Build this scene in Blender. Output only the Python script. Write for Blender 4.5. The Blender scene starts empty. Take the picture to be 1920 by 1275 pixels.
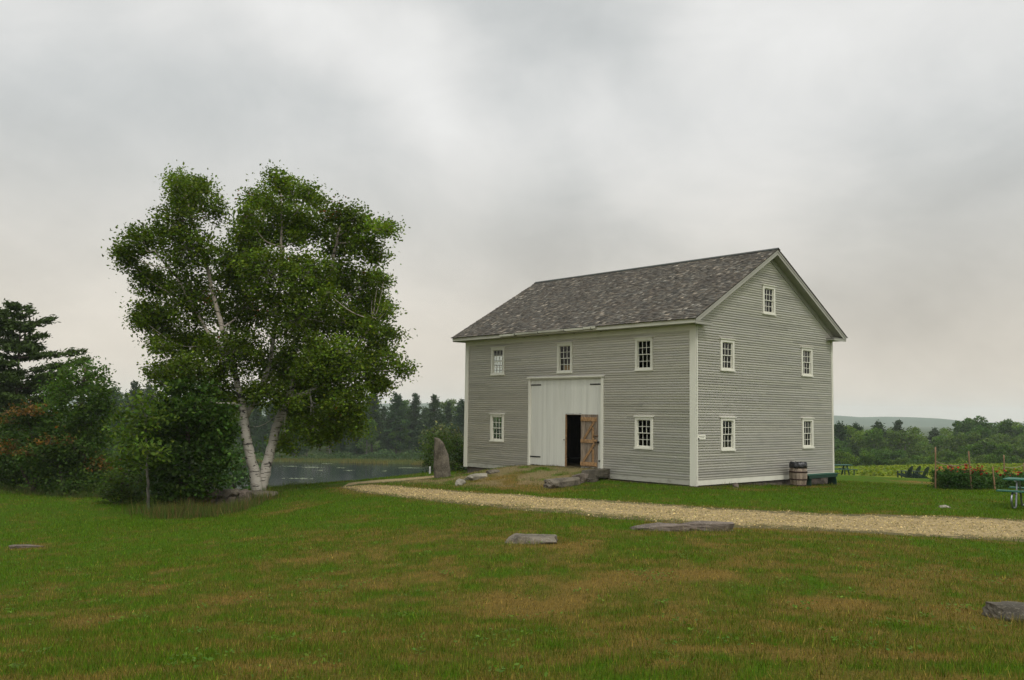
import bpy, math, random
import numpy as np
from mathutils import Vector, Matrix, noise as mnoise
R_ = math.radians
random.seed(7)
sc = bpy.context.scene
COL = sc.collection

# ---------------------------------------------------------------- camera
F_PX, PITCH, ROLL, CZ = 1702.97, .0790, .0137, 2.321
CX, CY = 960., 637.5
cam = bpy.data.objects.new('camera', bpy.data.cameras.new('camera')); COL.objects.link(cam)
cam.data.sensor_width = 36; cam.data.lens = F_PX / 1920 * 36
cam.data.clip_start = .1; cam.data.clip_end = 20000
_c, _s, _cr, _sr = math.cos(PITCH), math.sin(PITCH), math.cos(ROLL), math.sin(ROLL)
_R = Vector((1, 0, 0)); _U = Vector((0, -_s, _c)); _F = Vector((0, _c, _s))
_r = _cr * _R + _sr * _U; _u = -_sr * _R + _cr * _U
cam.matrix_world = Matrix(((_r.x, _u.x, -_F.x, 0), (_r.y, _u.y, -_F.y, 0), (_r.z, _u.z, -_F.z, CZ), (0, 0, 0, 1)))
sc.camera = cam

def ray(px, py):
    X = px - CX; Y = py - CY
    x = _cr * X + _sr * Y; y = -_sr * X + _cr * Y
    rt = x / F_PX; up = -y / F_PX
    return np.array([rt, _c - up * _s, _s + up * _c])
def at(px, py, dist):
    d = ray(px, py); return np.array([0, 0, CZ]) + d * dist / d[1]

# ---------------------------------------------------------------- render settings, world, sun
sc.render.engine = 'CYCLES'
sc.cycles.use_denoising = True
sc.cycles.max_bounces = 6; sc.cycles.diffuse_bounces = 3; sc.cycles.glossy_bounces = 3
sc.cycles.transmission_bounces = 4; sc.cycles.transparent_max_bounces = 12; sc.cycles.volume_bounces = 1
sc.cycles.use_adaptive_sampling = True; sc.cycles.adaptive_threshold = .015
sc.view_settings.view_transform = 'Standard'; sc.view_settings.look = 'None'
sc.view_settings.exposure = 0.12; sc.view_settings.gamma = 1
SUN_EL, SUN_AZ = R_(52), R_(158)      # azimuth measured clockwise from +Y
wo = bpy.data.worlds.new('World'); sc.world = wo; wo.use_nodes = True
nt = wo.node_tree; nt.nodes.clear()
class NT:
    def __init__(s, nt): s.nt = nt
    def n(s, t, **kw):
        nd = s.nt.nodes.new(t)
        for k, v in kw.items(): setattr(nd, k, v)
        return nd
    def l(s, a, b): s.nt.links.new(a, b)
    def put(s, sock, v):
        if isinstance(v, (int, float)): sock.default_value = v
        elif isinstance(v, (tuple, list)):
            v = tuple(v)
            sock.default_value = v if len(v) == len(sock.default_value) else (v + (1,))
        else: s.l(v, sock)
    def math(s, op, a, b=0., c=None, clamp=False):
        m = s.n('ShaderNodeMath', operation=op, use_clamp=clamp)
        s.put(m.inputs[0], a); s.put(m.inputs[1], b)
        if c is not None: s.put(m.inputs[2], c)
        return m.outputs[0]
    def mix(s, f, a, b, bt='MIX'):
        m = s.n('ShaderNodeMix', data_type='RGBA', blend_type=bt)
        s.put(m.inputs[0], f); s.put(m.inputs[6], a); s.put(m.inputs[7], b)
        return m.outputs[2]
    def noise(s, vec, scale, detail=4, rough=.55, dist=0.):
        m = s.n('ShaderNodeTexNoise'); s.put(m.inputs['Scale'], scale)
        m.inputs['Detail'].default_value = detail; m.inputs['Roughness'].default_value = rough
        m.inputs['Distortion'].default_value = dist
        if vec is not None: s.l(vec, m.inputs['Vector'])
        return m.outputs[0]
    def ramp(s, v, a, b, c=0., d=1., smooth=True):
        m = s.n('ShaderNodeMapRange', interpolation_type='SMOOTHSTEP' if smooth else 'LINEAR')
        s.put(m.inputs[0], v)
        for i, x in enumerate((a, b, c, d)): m.inputs[i + 1].default_value = x
        return m.outputs[0]
    def mapping(s, vec, loc=(0, 0, 0), rot=(0, 0, 0), scale=(1, 1, 1), typ='POINT'):
        m = s.n('ShaderNodeMapping', vector_type=typ); s.l(vec, m.inputs[0])
        m.inputs[1].default_value = loc; m.inputs[2].default_value = rot; m.inputs[3].default_value = scale
        return m.outputs[0]

w = NT(nt)
sky = w.n('ShaderNodeTexSky', sky_type='NISHITA'); sky.sun_disc = False
sky.sun_elevation = SUN_EL; sky.sun_rotation = SUN_AZ; sky.air_density = 1.5; sky.dust_density = 4
tc = w.n('ShaderNodeTexCoord'); sep = w.n('ShaderNodeSeparateXYZ'); w.l(tc.outputs['Generated'], sep.inputs[0])
den = w.math('ADD', w.math('ABSOLUTE', sep.outputs[1]), .3)
cmb = w.n('ShaderNodeCombineXYZ'); w.l(w.math('DIVIDE', sep.outputs[0], den), cmb.inputs[0]); w.l(w.math('DIVIDE', sep.outputs[2], den), cmb.inputs[1])
pv = cmb.outputs[0]
def pcoord(px, py):
    d = ray(px, py); d = d / np.linalg.norm(d); k = abs(d[1]) + .3
    return d[0] / k, d[2] / k
wn = w.n('ShaderNodeTexNoise'); wn.inputs['Scale'].default_value = 3.2; wn.inputs['Detail'].default_value = 4; w.l(pv, wn.inputs['Vector'])
wsub = w.n('ShaderNodeVectorMath', operation='MULTIPLY_ADD'); w.l(wn.outputs['Color'], wsub.inputs[0]); wsub.inputs[1].default_value = (.26, .26, 0); wsub.inputs[2].default_value = (-.13, -.13, 0)
wv = w.n('ShaderNodeVectorMath', operation='ADD'); w.l(pv, wv.inputs[0]); w.l(wsub.outputs[0], wv.inputs[1])
n1 = w.noise(w.mapping(pv, rot=(0, 0, R_(30)), scale=(1.0, 1.6, 1)), 3.0, 7, .58, .7)
n2 = w.noise(w.mapping(pv, loc=(3, 7, 0), rot=(0, 0, R_(30)), scale=(1, 1.5, 1)), 7, 7, .62, .5)
val = w.math('ADD', w.math('MULTIPLY', w.math('SUBTRACT', n1, .5), .30), w.math('MULTIPLY', w.math('SUBTRACT', n2, .5), .17))
# broad cloud masses: (pixel centre, semi axes in pixels, tilt, brightness change)
SKYB = [(600, 70, 150, 70, -35, .06), (740, 185, 200, 75, -32, .085), (880, 280, 100, 100, -50, .07), (370, 70, 150, 80, 0, .07), (30, 20, 90, 60, 0, .05), (120, 190, 230, 130, 10, -.06), (520, 130, 120, 90, -30, -.05),
        (480, 310, 330, 90, -8, -.045), (980, 60, 160, 90, 0, .0), (1110, 175, 170, 130, -30, -.11), (1010, 420, 170, 100, -20, -.12), (1400, 160, 250, 110, 10, .09), (1300, 330, 240, 90, 0, .08), (1060, 250, 120, 80, -30, .07),
        (1680, 330, 260, 120, -10, -.08), (1800, 120, 200, 130, 0, .06), (1560, 540, 220, 90, -20, -.08), (1860, 520, 200, 120, 0, -.04), (140, 500, 260, 70, 0, -.02), (250, 640, 500, 120, 0, .03), (1230, 20, 300, 60, 0, .04)]
for px, py, a, b, rot, amp in SKYB:
    x0, y0 = pcoord(px, py); d0 = ray(px, py); u1 = 1 / F_PX / 1.28
    m = w.mapping(wv.outputs[0], loc=(x0, y0, 0), rot=(0, 0, R_(rot)), scale=(a * 1.5 * u1, b * 1.5 * u1, 1), typ='TEXTURE')
    ln = w.n('ShaderNodeVectorMath', operation='LENGTH'); w.l(m, ln.inputs[0])
    val = w.math('ADD', val, w.ramp(ln.outputs['Value'], 0, 1.5, amp * 1.25, 0))
base = w.math('ADD', w.math('MULTIPLY', val, 1.), .655)
# brighter towards the zenith and behind the camera, a touch warmer at the horizon
zen = w.ramp(sep.outputs[2], .42, .95, 1.0, 2.3)
back = w.ramp(sep.outputs[1], -.2, -.9, 1.0, 1.6)
hz = w.ramp(sep.outputs[2], .0, .33, 1., 0.)
tint = w.mix(w.ramp(base, .50, .78), (.955, .99, .985), (1.0, 1.0, .98))
tint = w.mix(hz, tint, (1.06, .97, .835))
vv = w.math('MULTIPLY', w.math('MULTIPLY', base, zen), back)
vcol = w.n('ShaderNodeCombineXYZ')
for i in range(3): w.l(vv, vcol.inputs[i])
cloud = w.mix(1., tint, vcol.outputs[0], 'MULTIPLY')
bg1 = w.n('ShaderNodeBackground'); w.l(cloud, bg1.inputs[0]); bg1.inputs[1].default_value = 1.
bg0 = w.n('ShaderNodeBackground'); w.l(sky.outputs[0], bg0.inputs[0]); bg0.inputs[1].default_value = .08
mx = w.n('ShaderNodeMixShader'); mx.inputs[0].default_value = .94
w.l(bg0.outputs[0], mx.inputs[1]); w.l(bg1.outputs[0], mx.inputs[2])
out = w.n('ShaderNodeOutputWorld'); w.l(mx.outputs[0], out.inputs[0])

sun = bpy.data.objects.new('sun', bpy.data.lights.new('sun', 'SUN')); COL.objects.link(sun)
sun.data.energy = 1.4; sun.data.angle = R_(14); sun.data.color = (1, .96, .9)
sd = Vector((math.sin(SUN_AZ) * math.cos(SUN_EL), math.cos(SUN_AZ) * math.cos(SUN_EL), math.sin(SUN_EL)))
sun.rotation_euler = sd.to_track_quat('Z', 'Y').to_euler()

# ---------------------------------------------------------------- helpers
def tag(o, label=None, cat=None, group=None, kind=None):
    if label: o['label'] = label
    if cat: o['category'] = cat
    if group: o['group'] = group
    if kind: o['kind'] = kind
    return o
def empty(name, loc, rz=0, **kw):
    o = bpy.data.objects.new(name, None); COL.objects.link(o); o.location = loc; o.rotation_euler = (0, 0, rz)
    o.empty_display_size = .3
    return tag(o, **kw)
def link(name, me, mat, parent=None, smooth=False, **kw):
    if mat is not None and not me.materials: me.materials.append(mat)
    if smooth: me.polygons.foreach_set('use_smooth', [True] * len(me.polygons))
    o = bpy.data.objects.new(name, me); COL.objects.link(o)
    if parent: o.parent = parent
    return tag(o, **kw)
def np_mesh(name, V, Fs, col=None):
    """V (n,3); Fs a (m,k) array or a list of index lists; col (n,3|4) point colours"""
    me = bpy.data.meshes.new(name); V = np.asarray(V, dtype=np.float32)
    if isinstance(Fs, np.ndarray):
        m, k = Fs.shape
        me.vertices.add(len(V)); me.vertices.foreach_set('co', V.ravel())
        me.loops.add(m * k); me.loops.foreach_set('vertex_index', Fs.astype(np.int32).ravel())
        me.polygons.add(m); me.polygons.foreach_set('loop_start', np.arange(0, m * k, k, dtype=np.int32))
        me.update(calc_edges=True)
    else:
        me.from_pydata([tuple(map(float, v)) for v in V], [], Fs); me.update()
    if col is not None:
        col = np.asarray(col, dtype=np.float32)
        if col.shape[1] == 3: col = np.hstack([col, np.ones((len(col), 1), np.float32)])
        a = me.color_attributes.new('Col', 'FLOAT_COLOR', 'POINT'); a.data.foreach_set('color', col.ravel())
    return me
class MB:
    """collects boxes, prisms and tubes into one mesh"""
    def __init__(s): s.v = []; s.f = []; s.c = []
    def add(s, V, Fs, c=(.5, .5, .5)):
        b = len(s.v); s.v += [tuple(map(float, p)) for p in V]; s.f += [tuple(i + b for i in q) for q in Fs]
        s.c += [tuple(c)] * len(V)
    def box(s, x0, x1, y0, y1, z0, z1, c=(.5, .5, .5), M=None, bev=0.):
        if x1 < x0: x0, x1 = x1, x0
        if y1 < y0: y0, y1 = y1, y0
        if z1 < z0: z0, z1 = z1, z0
        V = [(x, y, z) for z in (z0, z1) for x, y in ((x0, y0), (x1, y0), (x1, y1), (x0, y1))]
        if bev:
            b = min(bev, (x1 - x0) * .45, (y1 - y0) * .45, (z1 - z0) * .45); V = []
            for z, q in ((z0, b), (z0 + b, 0), (z1 - b, 0), (z1, b)):
                V += [(x0 + q, y0 + q, z), (x1 - q, y0 + q, z), (x1 - q, y1 - q, z), (x0 + q, y1 - q, z)]
            Fs = [(3, 2, 1, 0), (12, 13, 14, 15)] + [(4 * k + i, 4 * k + (i + 1) % 4, 4 * k + 4 + (i + 1) % 4, 4 * k + 4 + i) for k in range(3) for i in range(4)]
        else: Fs = [(3, 2, 1, 0), (4, 5, 6, 7), (0, 1, 5, 4), (1, 2, 6, 5), (2, 3, 7, 6), (3, 0, 4, 7)]
        if M is not None: V = [tuple(M @ Vector(p)) for p in V]
        s.add(V, Fs, c)
    def beam(s, a, b, w, t, c=(.5, .5, .5), up=(0, 0, 1), bev=0.):
        """box of width w and thickness t (along 'up') from a to b"""
        a = Vector(a); b = Vector(b); d = b - a; L = d.length; x = d / L; y = Vector(up).cross(x)
        if y.length < 1e-4: y = Vector((0, 1, 0)).cross(x)
        y.normalize(); z = x.cross(y)
        M = Matrix(((x.x, y.x, z.x, a.x), (x.y, y.y, z.y, a.y), (x.z, y.z, z.z, a.z), (0, 0, 0, 1)))
        s.box(0, L, -w / 2, w / 2, -t / 2, t / 2, c, M, bev)
    def tube(s, pts, rad, n=8, c=(.5, .5, .5), cap=True):
        pts = [Vector(p) for p in pts]; m = len(pts); V = []; ref = Vector((.13, .97, .2))
        for i, p in enumerate(pts):
            t = (pts[min(i + 1, m - 1)] - pts[max(i - 1, 0)]); t.normalize()
            a = t.cross(ref)
            if a.length < .05: a = t.cross(Vector((1, 0, 0)))
            a.normalize(); b = t.cross(a); r = rad[i] if hasattr(rad, '__len__') else rad
            V += [tuple(p + (a * math.cos(k * 2 * math.pi / n) + b * math.sin(k * 2 * math.pi / n)) * r) for k in range(n)]
        Fs = [(i * n + k, i * n + (k + 1) % n, (i + 1) * n + (k + 1) % n, (i + 1) * n + k) for i in range(m - 1) for k in range(n)]
        if cap: Fs += [tuple(range(n))[::-1], tuple((m - 1) * n + k for k in range(n))]
        s.add(V, Fs, c)
    def lathe(s, prof, n=24, c=(.5, .5, .5), ctr=(0, 0)):
        V = [(ctr[0] + r * math.cos(k * 2 * math.pi / n), ctr[1] + r * math.sin(k * 2 * math.pi / n), z) for r, z in prof for k in range(n)]
        m = len(prof)
        s.add(V, [(i * n + k, i * n + (k + 1) % n, (i + 1) * n + (k + 1) % n, (i + 1) * n + k) for i in range(m - 1) for k in range(n)] + [tuple(range(n))[::-1], tuple((m - 1) * n + k for k in range(n))], c)
    def prism(s, poly, x0, x1, c=(.5, .5, .5)):
        """poly of (y,z) extruded along x"""
        n = len(poly)
        s.add([(x0, y, z) for y, z in poly] + [(x1, y, z) for y, z in poly],
              [tuple(range(n))[::-1], tuple(range(n, 2 * n))] + [(i, (i + 1) % n, n + (i + 1) % n, n + i) for i in range(n)], c)
    def build(s, name, mat, parent=None, smooth=False, **kw):
        me = np_mesh(name, np.array(s.v), s.f, np.array(s.c)); return link(name, me, mat, parent, smooth, **kw)

# numpy value noise
def _h(ix, iy, s):
    a = (ix.astype(np.int64) * 374761393 + iy.astype(np.int64) * 668265263 + s * 974711) & 0xffffffff
    a = ((a ^ (a >> 13)) * 1274126177) & 0xffffffff; a = a ^ (a >> 16)
    return (a & 0xffff) / 65535.
def vn(x, y, s=0):
    ix = np.floor(x); iy = np.floor(y); fx = x - ix; fy = y - iy; fx = fx * fx * (3 - 2 * fx); fy = fy * fy * (3 - 2 * fy)
    a = _h(ix, iy, s); b = _h(ix + 1, iy, s); c = _h(ix, iy + 1, s); d = _h(ix + 1, iy + 1, s)
    return (a * (1 - fx) + b * fx) * (1 - fy) + (c * (1 - fx) + d * fx) * fy
def fbm(x, y, s=0, o=4):
    t = 0; a = .5; tot = 0
    for k in range(o): t = t + a * vn(x * 2 ** k + 17.3 * k, y * 2 ** k - 9.1 * k, s + k); tot += a; a *= .5
    return t / tot
def sstep(e0, e1, x): t = np.clip((x - e0) / (e1 - e0), 0, 1); return t * t * (3 - 2 * t)

# ---------------------------------------------------------------- materials
def mat(name): m = bpy.data.materials.new(name); m.use_nodes = True; m.node_tree.nodes.clear(); return m, NT(m.node_tree)
def finish(g, col, rough=.8, bump=None, bstr=.3, bdist=.02, spec=.3, metal=0., extra=None):
    p = g.n('ShaderNodeBsdfPrincipled'); g.put(p.inputs['Base Color'], col); g.put(p.inputs['Roughness'], rough)
    p.inputs['Specular IOR Level'].default_value = spec; p.inputs['Metallic'].default_value = metal
    if bump is not None:
        b = g.n('ShaderNodeBump'); b.inputs['Strength'].default_value = bstr; b.inputs['Distance'].default_value = bdist
        g.l(bump, b.inputs['Height']); g.l(b.outputs[0], p.inputs['Normal'])
    o = g.n('ShaderNodeOutputMaterial'); g.l(p.outputs[0], o.inputs[0]); return p
def attr(g): a = g.n('ShaderNodeAttribute', attribute_name='Col'); return a.outputs['Color']
def posn(g): return g.n('ShaderNodeNewGeometry').outputs['Position']
def obj(g): return g.n('ShaderNodeTexCoord').outputs['Object']

def m_paint(name, c, dirt=(.32, .31, .27), amt=.5, scale=3., streak=(1, 1, .25), rough=.6):
    m, g = mat(name); o = obj(g)
    n = g.noise(g.mapping(o, scale=streak), scale, 6, .6); n3 = g.noise(o, 40, 3, .6)
    k = g.math('MULTIPLY', g.ramp(n, .45, .8), amt)
    c1 = g.mix(k, c, dirt); c1 = g.mix(g.math('MULTIPLY', n3, .18), c1, tuple(x * .72 for x in c))
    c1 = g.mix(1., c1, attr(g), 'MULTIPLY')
    finish(g, c1, rough, g.noise(g.mapping(o, scale=(1, 1, 6)), 12, 5, .6), .15, .01); return m
M = {}
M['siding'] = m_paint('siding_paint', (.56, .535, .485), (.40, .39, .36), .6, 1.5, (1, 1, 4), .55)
M['white'] = m_paint('white_paint', (.62, .61, .52), (.40, .38, .30), .42, 2.0)
M['door_white'] = m_paint('door_paint', (.60, .60, .54), (.38, .37, .32), .45, 2.4, (3, 3, .22))
M['skirt'] = m_paint('weathered_skirt', (.36, .355, .30), (.15, .145, .12), .9, 2.5, (1, 1, 3), .85)
def m_wood(name, c0, c1, sc_=(12, 12, .9), s=2.5, rough=.8):
    m, g = mat(name); o = obj(g)
    n = g.noise(g.mapping(o, scale=sc_), s, 6, .65, .4)
    finish(g, g.mix(1., g.mix(g.ramp(n, .3, .7), c0, c1), attr(g), 'MULTIPLY'), rough, n, .4, .01); return m
M['old_wood'] = m_wood('weathered_boards', (.10, .075, .055), (.25, .21, .165))
M['brace'] = m_wood('brown_brace_wood', (.16, .09, .038), (.36, .215, .10), (3, 3, 3), 4)
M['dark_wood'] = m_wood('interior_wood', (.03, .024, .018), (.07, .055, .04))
M['tan_wood'] = m_wood('tan_wood', (.30, .17, .06), (.42, .25, .10))
M['bamboo'] = m_wood('stake_wood', (.30, .17, .085), (.45, .28, .15))
def m_green():
    m, g = mat('green_paint'); o = obj(g); n = g.noise(o, 6, 5, .6)
    finish(g, g.mix(1., g.mix(g.ramp(n, .4, .75), (.010, .058, .036), (.028, .085, .056)), attr(g), 'MULTIPLY'), .6, n, .1, .01, .3); return m
M['green'] = m_green()
def m_plain(name, c, rough=.5, metal=0., spec=.5, ns=8, var=.35, bs=.15):
    m, g = mat(name); o = obj(g); n = g.noise(o, ns, 5, .6)
    finish(g, g.mix(g.ramp(n, .3, .75), tuple(x * (1 - var) for x in c), c), rough, n, bs, .01, spec, metal); return m
M['dark_green'] = m_plain('dark_green_paint', (.012, .035, .026), .5, 0, .3)
M['iron'] = m_plain('black_iron', (.012, .012, .012), .55, .6)
M['steel'] = m_plain('galvanised_steel', (.32, .33, .36), .4, .9)
M['bag'] = m_plain('black_plastic', (.012, .012, .014), .35, 0, .6, 30, .4, .5)
M['hoop'] = m_plain('rusty_hoop', (.055, .028, .022), .7, .5, .4, 20, .5)
M['rope'] = m_plain('rope', (.25, .20, .15), .9)
M['post_white'] = m_plain('white_post', (.6, .6, .6), .6)
def m_stone(name, c0, c1, c2, sc=3.):
    m, g = mat(name); o = obj(g); n = g.noise(o, sc, 8, .62); n2 = g.noise(o, sc * 9, 5, .7)
    c = g.mix(g.ramp(n, .35, .65), c0, c1); c = g.mix(g.ramp(n2, .52, .72), c, c2)
    h = g.math('ADD', n, g.math('MULTIPLY', n2, .5)); finish(g, c, .9, h, .6, .04, .2); return m
M['stone'] = m_stone('granite', (.062, .053, .040), (.145, .125, .094), (.25, .225, .17))
M['stone_warm'] = m_stone('lichened_stone', (.075, .06, .048), (.155, .125, .10), (.26, .23, .185))
M['stone_pale'] = m_stone('pale_stone', (.17, .155, .12), (.28, .26, .205), (.36, .33, .27))
M['stone_dark'] = m_stone('dark_stone', (.04, .035, .026), (.09, .078, .058), (.16, .145, .11))
M['found'] = m_stone('foundation_stone', (.07, .06, .05), (.15, .125, .105), (.20, .17, .15))
def m_shingle():
    m, g = mat('weathered_shingles'); o = obj(g)
    n = g.noise(g.mapping(o, scale=(14, 3, 3)), 3, 5, .6)
    n2 = g.noise(o, .7, 5, .6)
    c = g.mix(g.ramp(n, .3, .75), (.55, .52, .5), (1.25, 1.2, 1.15)); c = g.mix(1., attr(g), c, 'MULTIPLY')
    c = g.mix(g.math('MULTIPLY', g.ramp(n2, .45, .7), .35), c, (.05, .038, .03))
    finish(g, c, .85, n, .5, .01, .25); return m
M['shingle'] = m_shingle()
def m_leaf(name, tr=.4, hue=(1., 1., 1.), rough=.6, spec=.12):
    m, g = mat(name); c = g.mix(1., attr(g), hue, 'MULTIPLY')
    p = g.n('ShaderNodeBsdfPrincipled'); g.put(p.inputs['Base Color'], c); p.inputs['Roughness'].default_value = rough
    p.inputs['Specular IOR Level'].default_value = spec
    t = g.n('ShaderNodeBsdfTranslucent'); g.put(t.inputs[0], g.mix(1., c, (1.3, 1.35, .6), 'MULTIPLY'))
    x = g.n('ShaderNodeMixShader'); x.inputs[0].default_value = tr; g.l(p.outputs[0], x.inputs[1]); g.l(t.outputs[0], x.inputs[2])
    o = g.n('ShaderNodeOutputMaterial'); g.l(x.outputs[0], o.inputs[0]); return m
M['leaf'] = m_leaf('leaves'); M['needle'] = m_leaf('needles', .15, rough=.7, spec=.15); M['blade'] = m_leaf('grass_blades', .3, rough=.8, spec=.04)
M['petal'] = m_leaf('petals', .3)
def m_bark(name, c0, c1, sc=(6, 6, 1.2)):
    m, g = mat(name); o = obj(g); n = g.noise(g.mapping(o, scale=sc), 3, 6, .65)
    finish(g, g.mix(g.ramp(n, .35, .7), c0, c1), .95, n, .8, .03, .1); return m
M['bark'] = m_bark('brown_bark', (.035, .028, .022), (.11, .09, .07))
M['bark_grey'] = m_bark('grey_bark', (.07, .065, .055), (.20, .185, .16))
def m_birch():
    m, g = mat('birch_bark'); o = obj(g)
    a = g.noise(g.mapping(o, scale=(1.2, 1.2, 9)), 2.4, 4, .65, .3)      # horizontal lenticels
    b = g.noise(g.mapping(o, scale=(1.6, 1.6, 2.2)), 1.6, 4, .6, .5)      # dark scars
    d = g.noise(o, 14, 4, .6)
    c = g.mix(d, (.30, .275, .23), (.46, .43, .375))
    sepz = g.n('ShaderNodeSeparateXYZ'); g.l(o, sepz.inputs[0])
    c = g.mix(g.ramp(sepz.outputs[2], 3.0, 7., 0, .45), c, (.33, .25, .20))
    c = g.mix(g.ramp(a, .56, .62), c, (.055, .045, .04))
    c = g.mix(g.ramp(b, .585, .63), c, (.035, .03, .028))
    finish(g, c, .8, g.math('ADD', a, b), .4, .02, .2); return m
M['birch'] = m_birch()
def m_glass():
    m, g = mat('window_glass')
    t = g.n('ShaderNodeBsdfTransparent'); t.inputs[0].default_value = (.78, .82, .8, 1)
    gl = g.n('ShaderNodeBsdfGlossy'); gl.inputs['Roughness'].default_value = .03; gl.inputs[0].default_value = (.9, .9, .9, 1)
    fr = g.n('ShaderNodeLayerWeight'); fr.inputs[0].default_value = .5
    b = g.n('ShaderNodeBump'); b.inputs['Strength'].default_value = .06; g.l(g.noise(obj(g), 4, 2, .5), b.inputs['Height'])
    g.l(b.outputs[0], gl.inputs['Normal'])
    x = g.n('ShaderNodeMixShader'); g.l(g.math('ADD', g.math('MULTIPLY', g.math('POWER', fr.outputs['Facing'], 4.), .5), .03), x.inputs[0]); g.l(t.outputs[0], x.inputs[1]); g.l(gl.outputs[0], x.inputs[2])
    o = g.n('ShaderNodeOutputMaterial'); g.l(x.outputs[0], o.inputs[0]); return m
M['glass'] = m_glass()
def m_ground():
    m, g = mat('lawn'); p = posn(g)
    n = g.noise(p, 1.3, 6, .6); n2 = g.noise(p, 9., 5, .7); n3 = g.noise(g.mapping(p, scale=(1, 1, 1)), 45., 3, .7)
    c = g.mix(1., attr(g), g.mix(n2, (.72, .72, .74), (1.22, 1.2, 1.1)), 'MULTIPLY')
    c = g.mix(1., c, g.mix(g.ramp(n3, .3, .7), (.55, .6, .6), (1.35, 1.3, 1.3)), 'MULTIPLY')
    c = g.mix(g.math('MULTIPLY', g.ramp(n, .35, .7), .18), c, (.03, .055, .008))
    h = g.math('ADD', g.math('MULTIPLY', n2, 1.0), g.math('MULTIPLY', n3, .8))
    finish(g, c, .95, h, .8, .05, .03); return m
M['ground'] = m_ground()
def m_gravel():
    m, g = mat('gravel'); p = posn(g)
    v = g.n('ShaderNodeTexVoronoi'); v.inputs['Scale'].default_value = 20; g.l(p, v.inputs['Vector'])
    hsv = g.n('ShaderNodeSeparateColor'); g.l(v.outputs['Color'], hsv.inputs[0])
    c = g.mix(hsv.outputs[0], (.20, .145, .056), (.42, .32, .145)); c = g.mix(g.math('MULTIPLY', hsv.outputs[1], .35), c, (.24, .205, .155))
    n = g.noise(p, 3.2, 6, .7); n2 = g.noise(p, 16, 4, .7)
    e = attr(g); se = g.n('ShaderNodeSeparateColor'); g.l(e, se.inputs[0])
    k = g.math('ADD', se.outputs[0], g.math('MULTIPLY', g.math('SUBTRACT', n, .5), 2.0))
    k = g.ramp(g.math('ADD', k, g.math('MULTIPLY', g.math('SUBTRACT', n2, .5), .7)), .25, .55)
    gr = g.mix(n2, (.055, .062, .018), (.13, .095, .045))
    c = g.mix(k, gr, c); c = g.mix(g.math('MULTIPLY', g.ramp(n2, .5, .75), .3), c, (.16, .115, .06))
    finish(g, c, .95, g.math('SUBTRACT', n2, g.math('MULTIPLY', v.outputs['Distance'], .8)), .8, .04, .15); return m
M['gravel'] = m_gravel()
def m_water():
    m, g = mat('pond_water'); p = posn(g)
    n = g.noise(g.mapping(p, scale=(.35, 1, 1)), 1.6, 3, .5)
    finish(g, (.010, .018, .020), .13, n, .10, .05, .5); return m
M['water'] = m_water()
def m_hill():
    m, g = mat('wooded_hill'); p = posn(g); n = g.noise(p, .012, 6, .65); n2 = g.noise(p, .08, 4, .7)
    finish(g, g.mix(n, (.02, .045, .018), (.06, .09, .03)), 1., n2, 1., 6., 0.); return m
M['hill'] = m_hill()

# ---------------------------------------------------------------- barn frame (needed by the terrain)
OX, OY, TH, BL, BW = 6.073, 29.943, .8399, 11.969, 8.778
Uv = np.array([-math.cos(TH), math.sin(TH)])
Vv = np.array([math.sin(TH), math.cos(TH)])
def to_uv(x, y): dx = x - OX; dy = y - OY; return dx * Uv[0] + dy * Uv[1], dx * Vv[0] + dy * Vv[1]
def from_uv(u, v): return OX + u * Uv[0] + v * Vv[0], OY + u * Uv[1] + v * Vv[1]
# ---------------------------------------------------------------- terrain
CP = [ # px, py, distance
 (960, 1275, 5.6), (0, 1275, 5.8), (1920, 1275, 5.6), (300, 1200, 8), (1500, 1180, 7.6), (960, 1140, 9.6), (0, 1130, 11.5), (1900, 1110, 10.4),
 (640, 1130, 10.3), (1500, 1050, 12.6), (990, 1018, 14.3), (1280, 996, 16.2), (640, 1000, 17.5), (320, 1040, 16), (0, 1020, 20), (200, 985, 23), (1900, 1012, 16.8), (1600, 1000, 16.8),
 (1300, 983, 18.), (1000, 956, 20.5), (350, 978, 25), (450, 956, 27.5), (520, 932, 30), (640, 940, 26), (800, 938, 24.5), (485, 918, 31.5), (440, 930, 31.5), (300, 955, 29), (200, 940, 31.5),
 (100, 928, 37), (0, 905, 45), (1300, 950, 22.3), (1500, 962, 21.2), (1900, 975, 20.2), (1130, 940, 23.4), (900, 925, 26.5), (850, 922, 27.5), (700, 915, 29.8), (640, 914, 31.5), (560, 912, 33.5),
 (800, 897, 36), (900, 905, 33), (600, 906, 36), (700, 898, 39), (800, 888, 43), (828, 895, 38), (1700, 925, 30), (1900, 953, 24.2), (1900, 925, 30), (1754, 918, 35), (1850, 919, 34.5), (1600, 903, 45), (1600, 891, 67), (1720, 899, 70),
 (1920, 897, 68), (1650, 882, 104), (1920, 884, 104), (1280, 925, 26.8), (1200, 922, 28), (1420, 925, 27.6)]
XY = []; Z = []
for px, py, D in CP:
    p = at(px, py, D); XY.append(p[:2]); Z.append(p[2])
def addc(x, y, z): XY.append(np.array([x, y])); Z.append(z)
for u, v, z in [(0, -.1, -.04), (2, -.1, -.06), (3.2, -.1, -.02), (10, -.1, -.14), (12, -.1, -.26), (-.1, 3, -.1), (-.1, 6, -.24), (-.1, 9, -.28), (12, 8.8, -.5), (6, 4, -.1), (6, 9.5, -.4), (14, 2, -.35), (3, -3, -.1), (8, -3.6, -.2)]:
    x, y = from_uv(u, v); addc(x, y, z)
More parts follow.
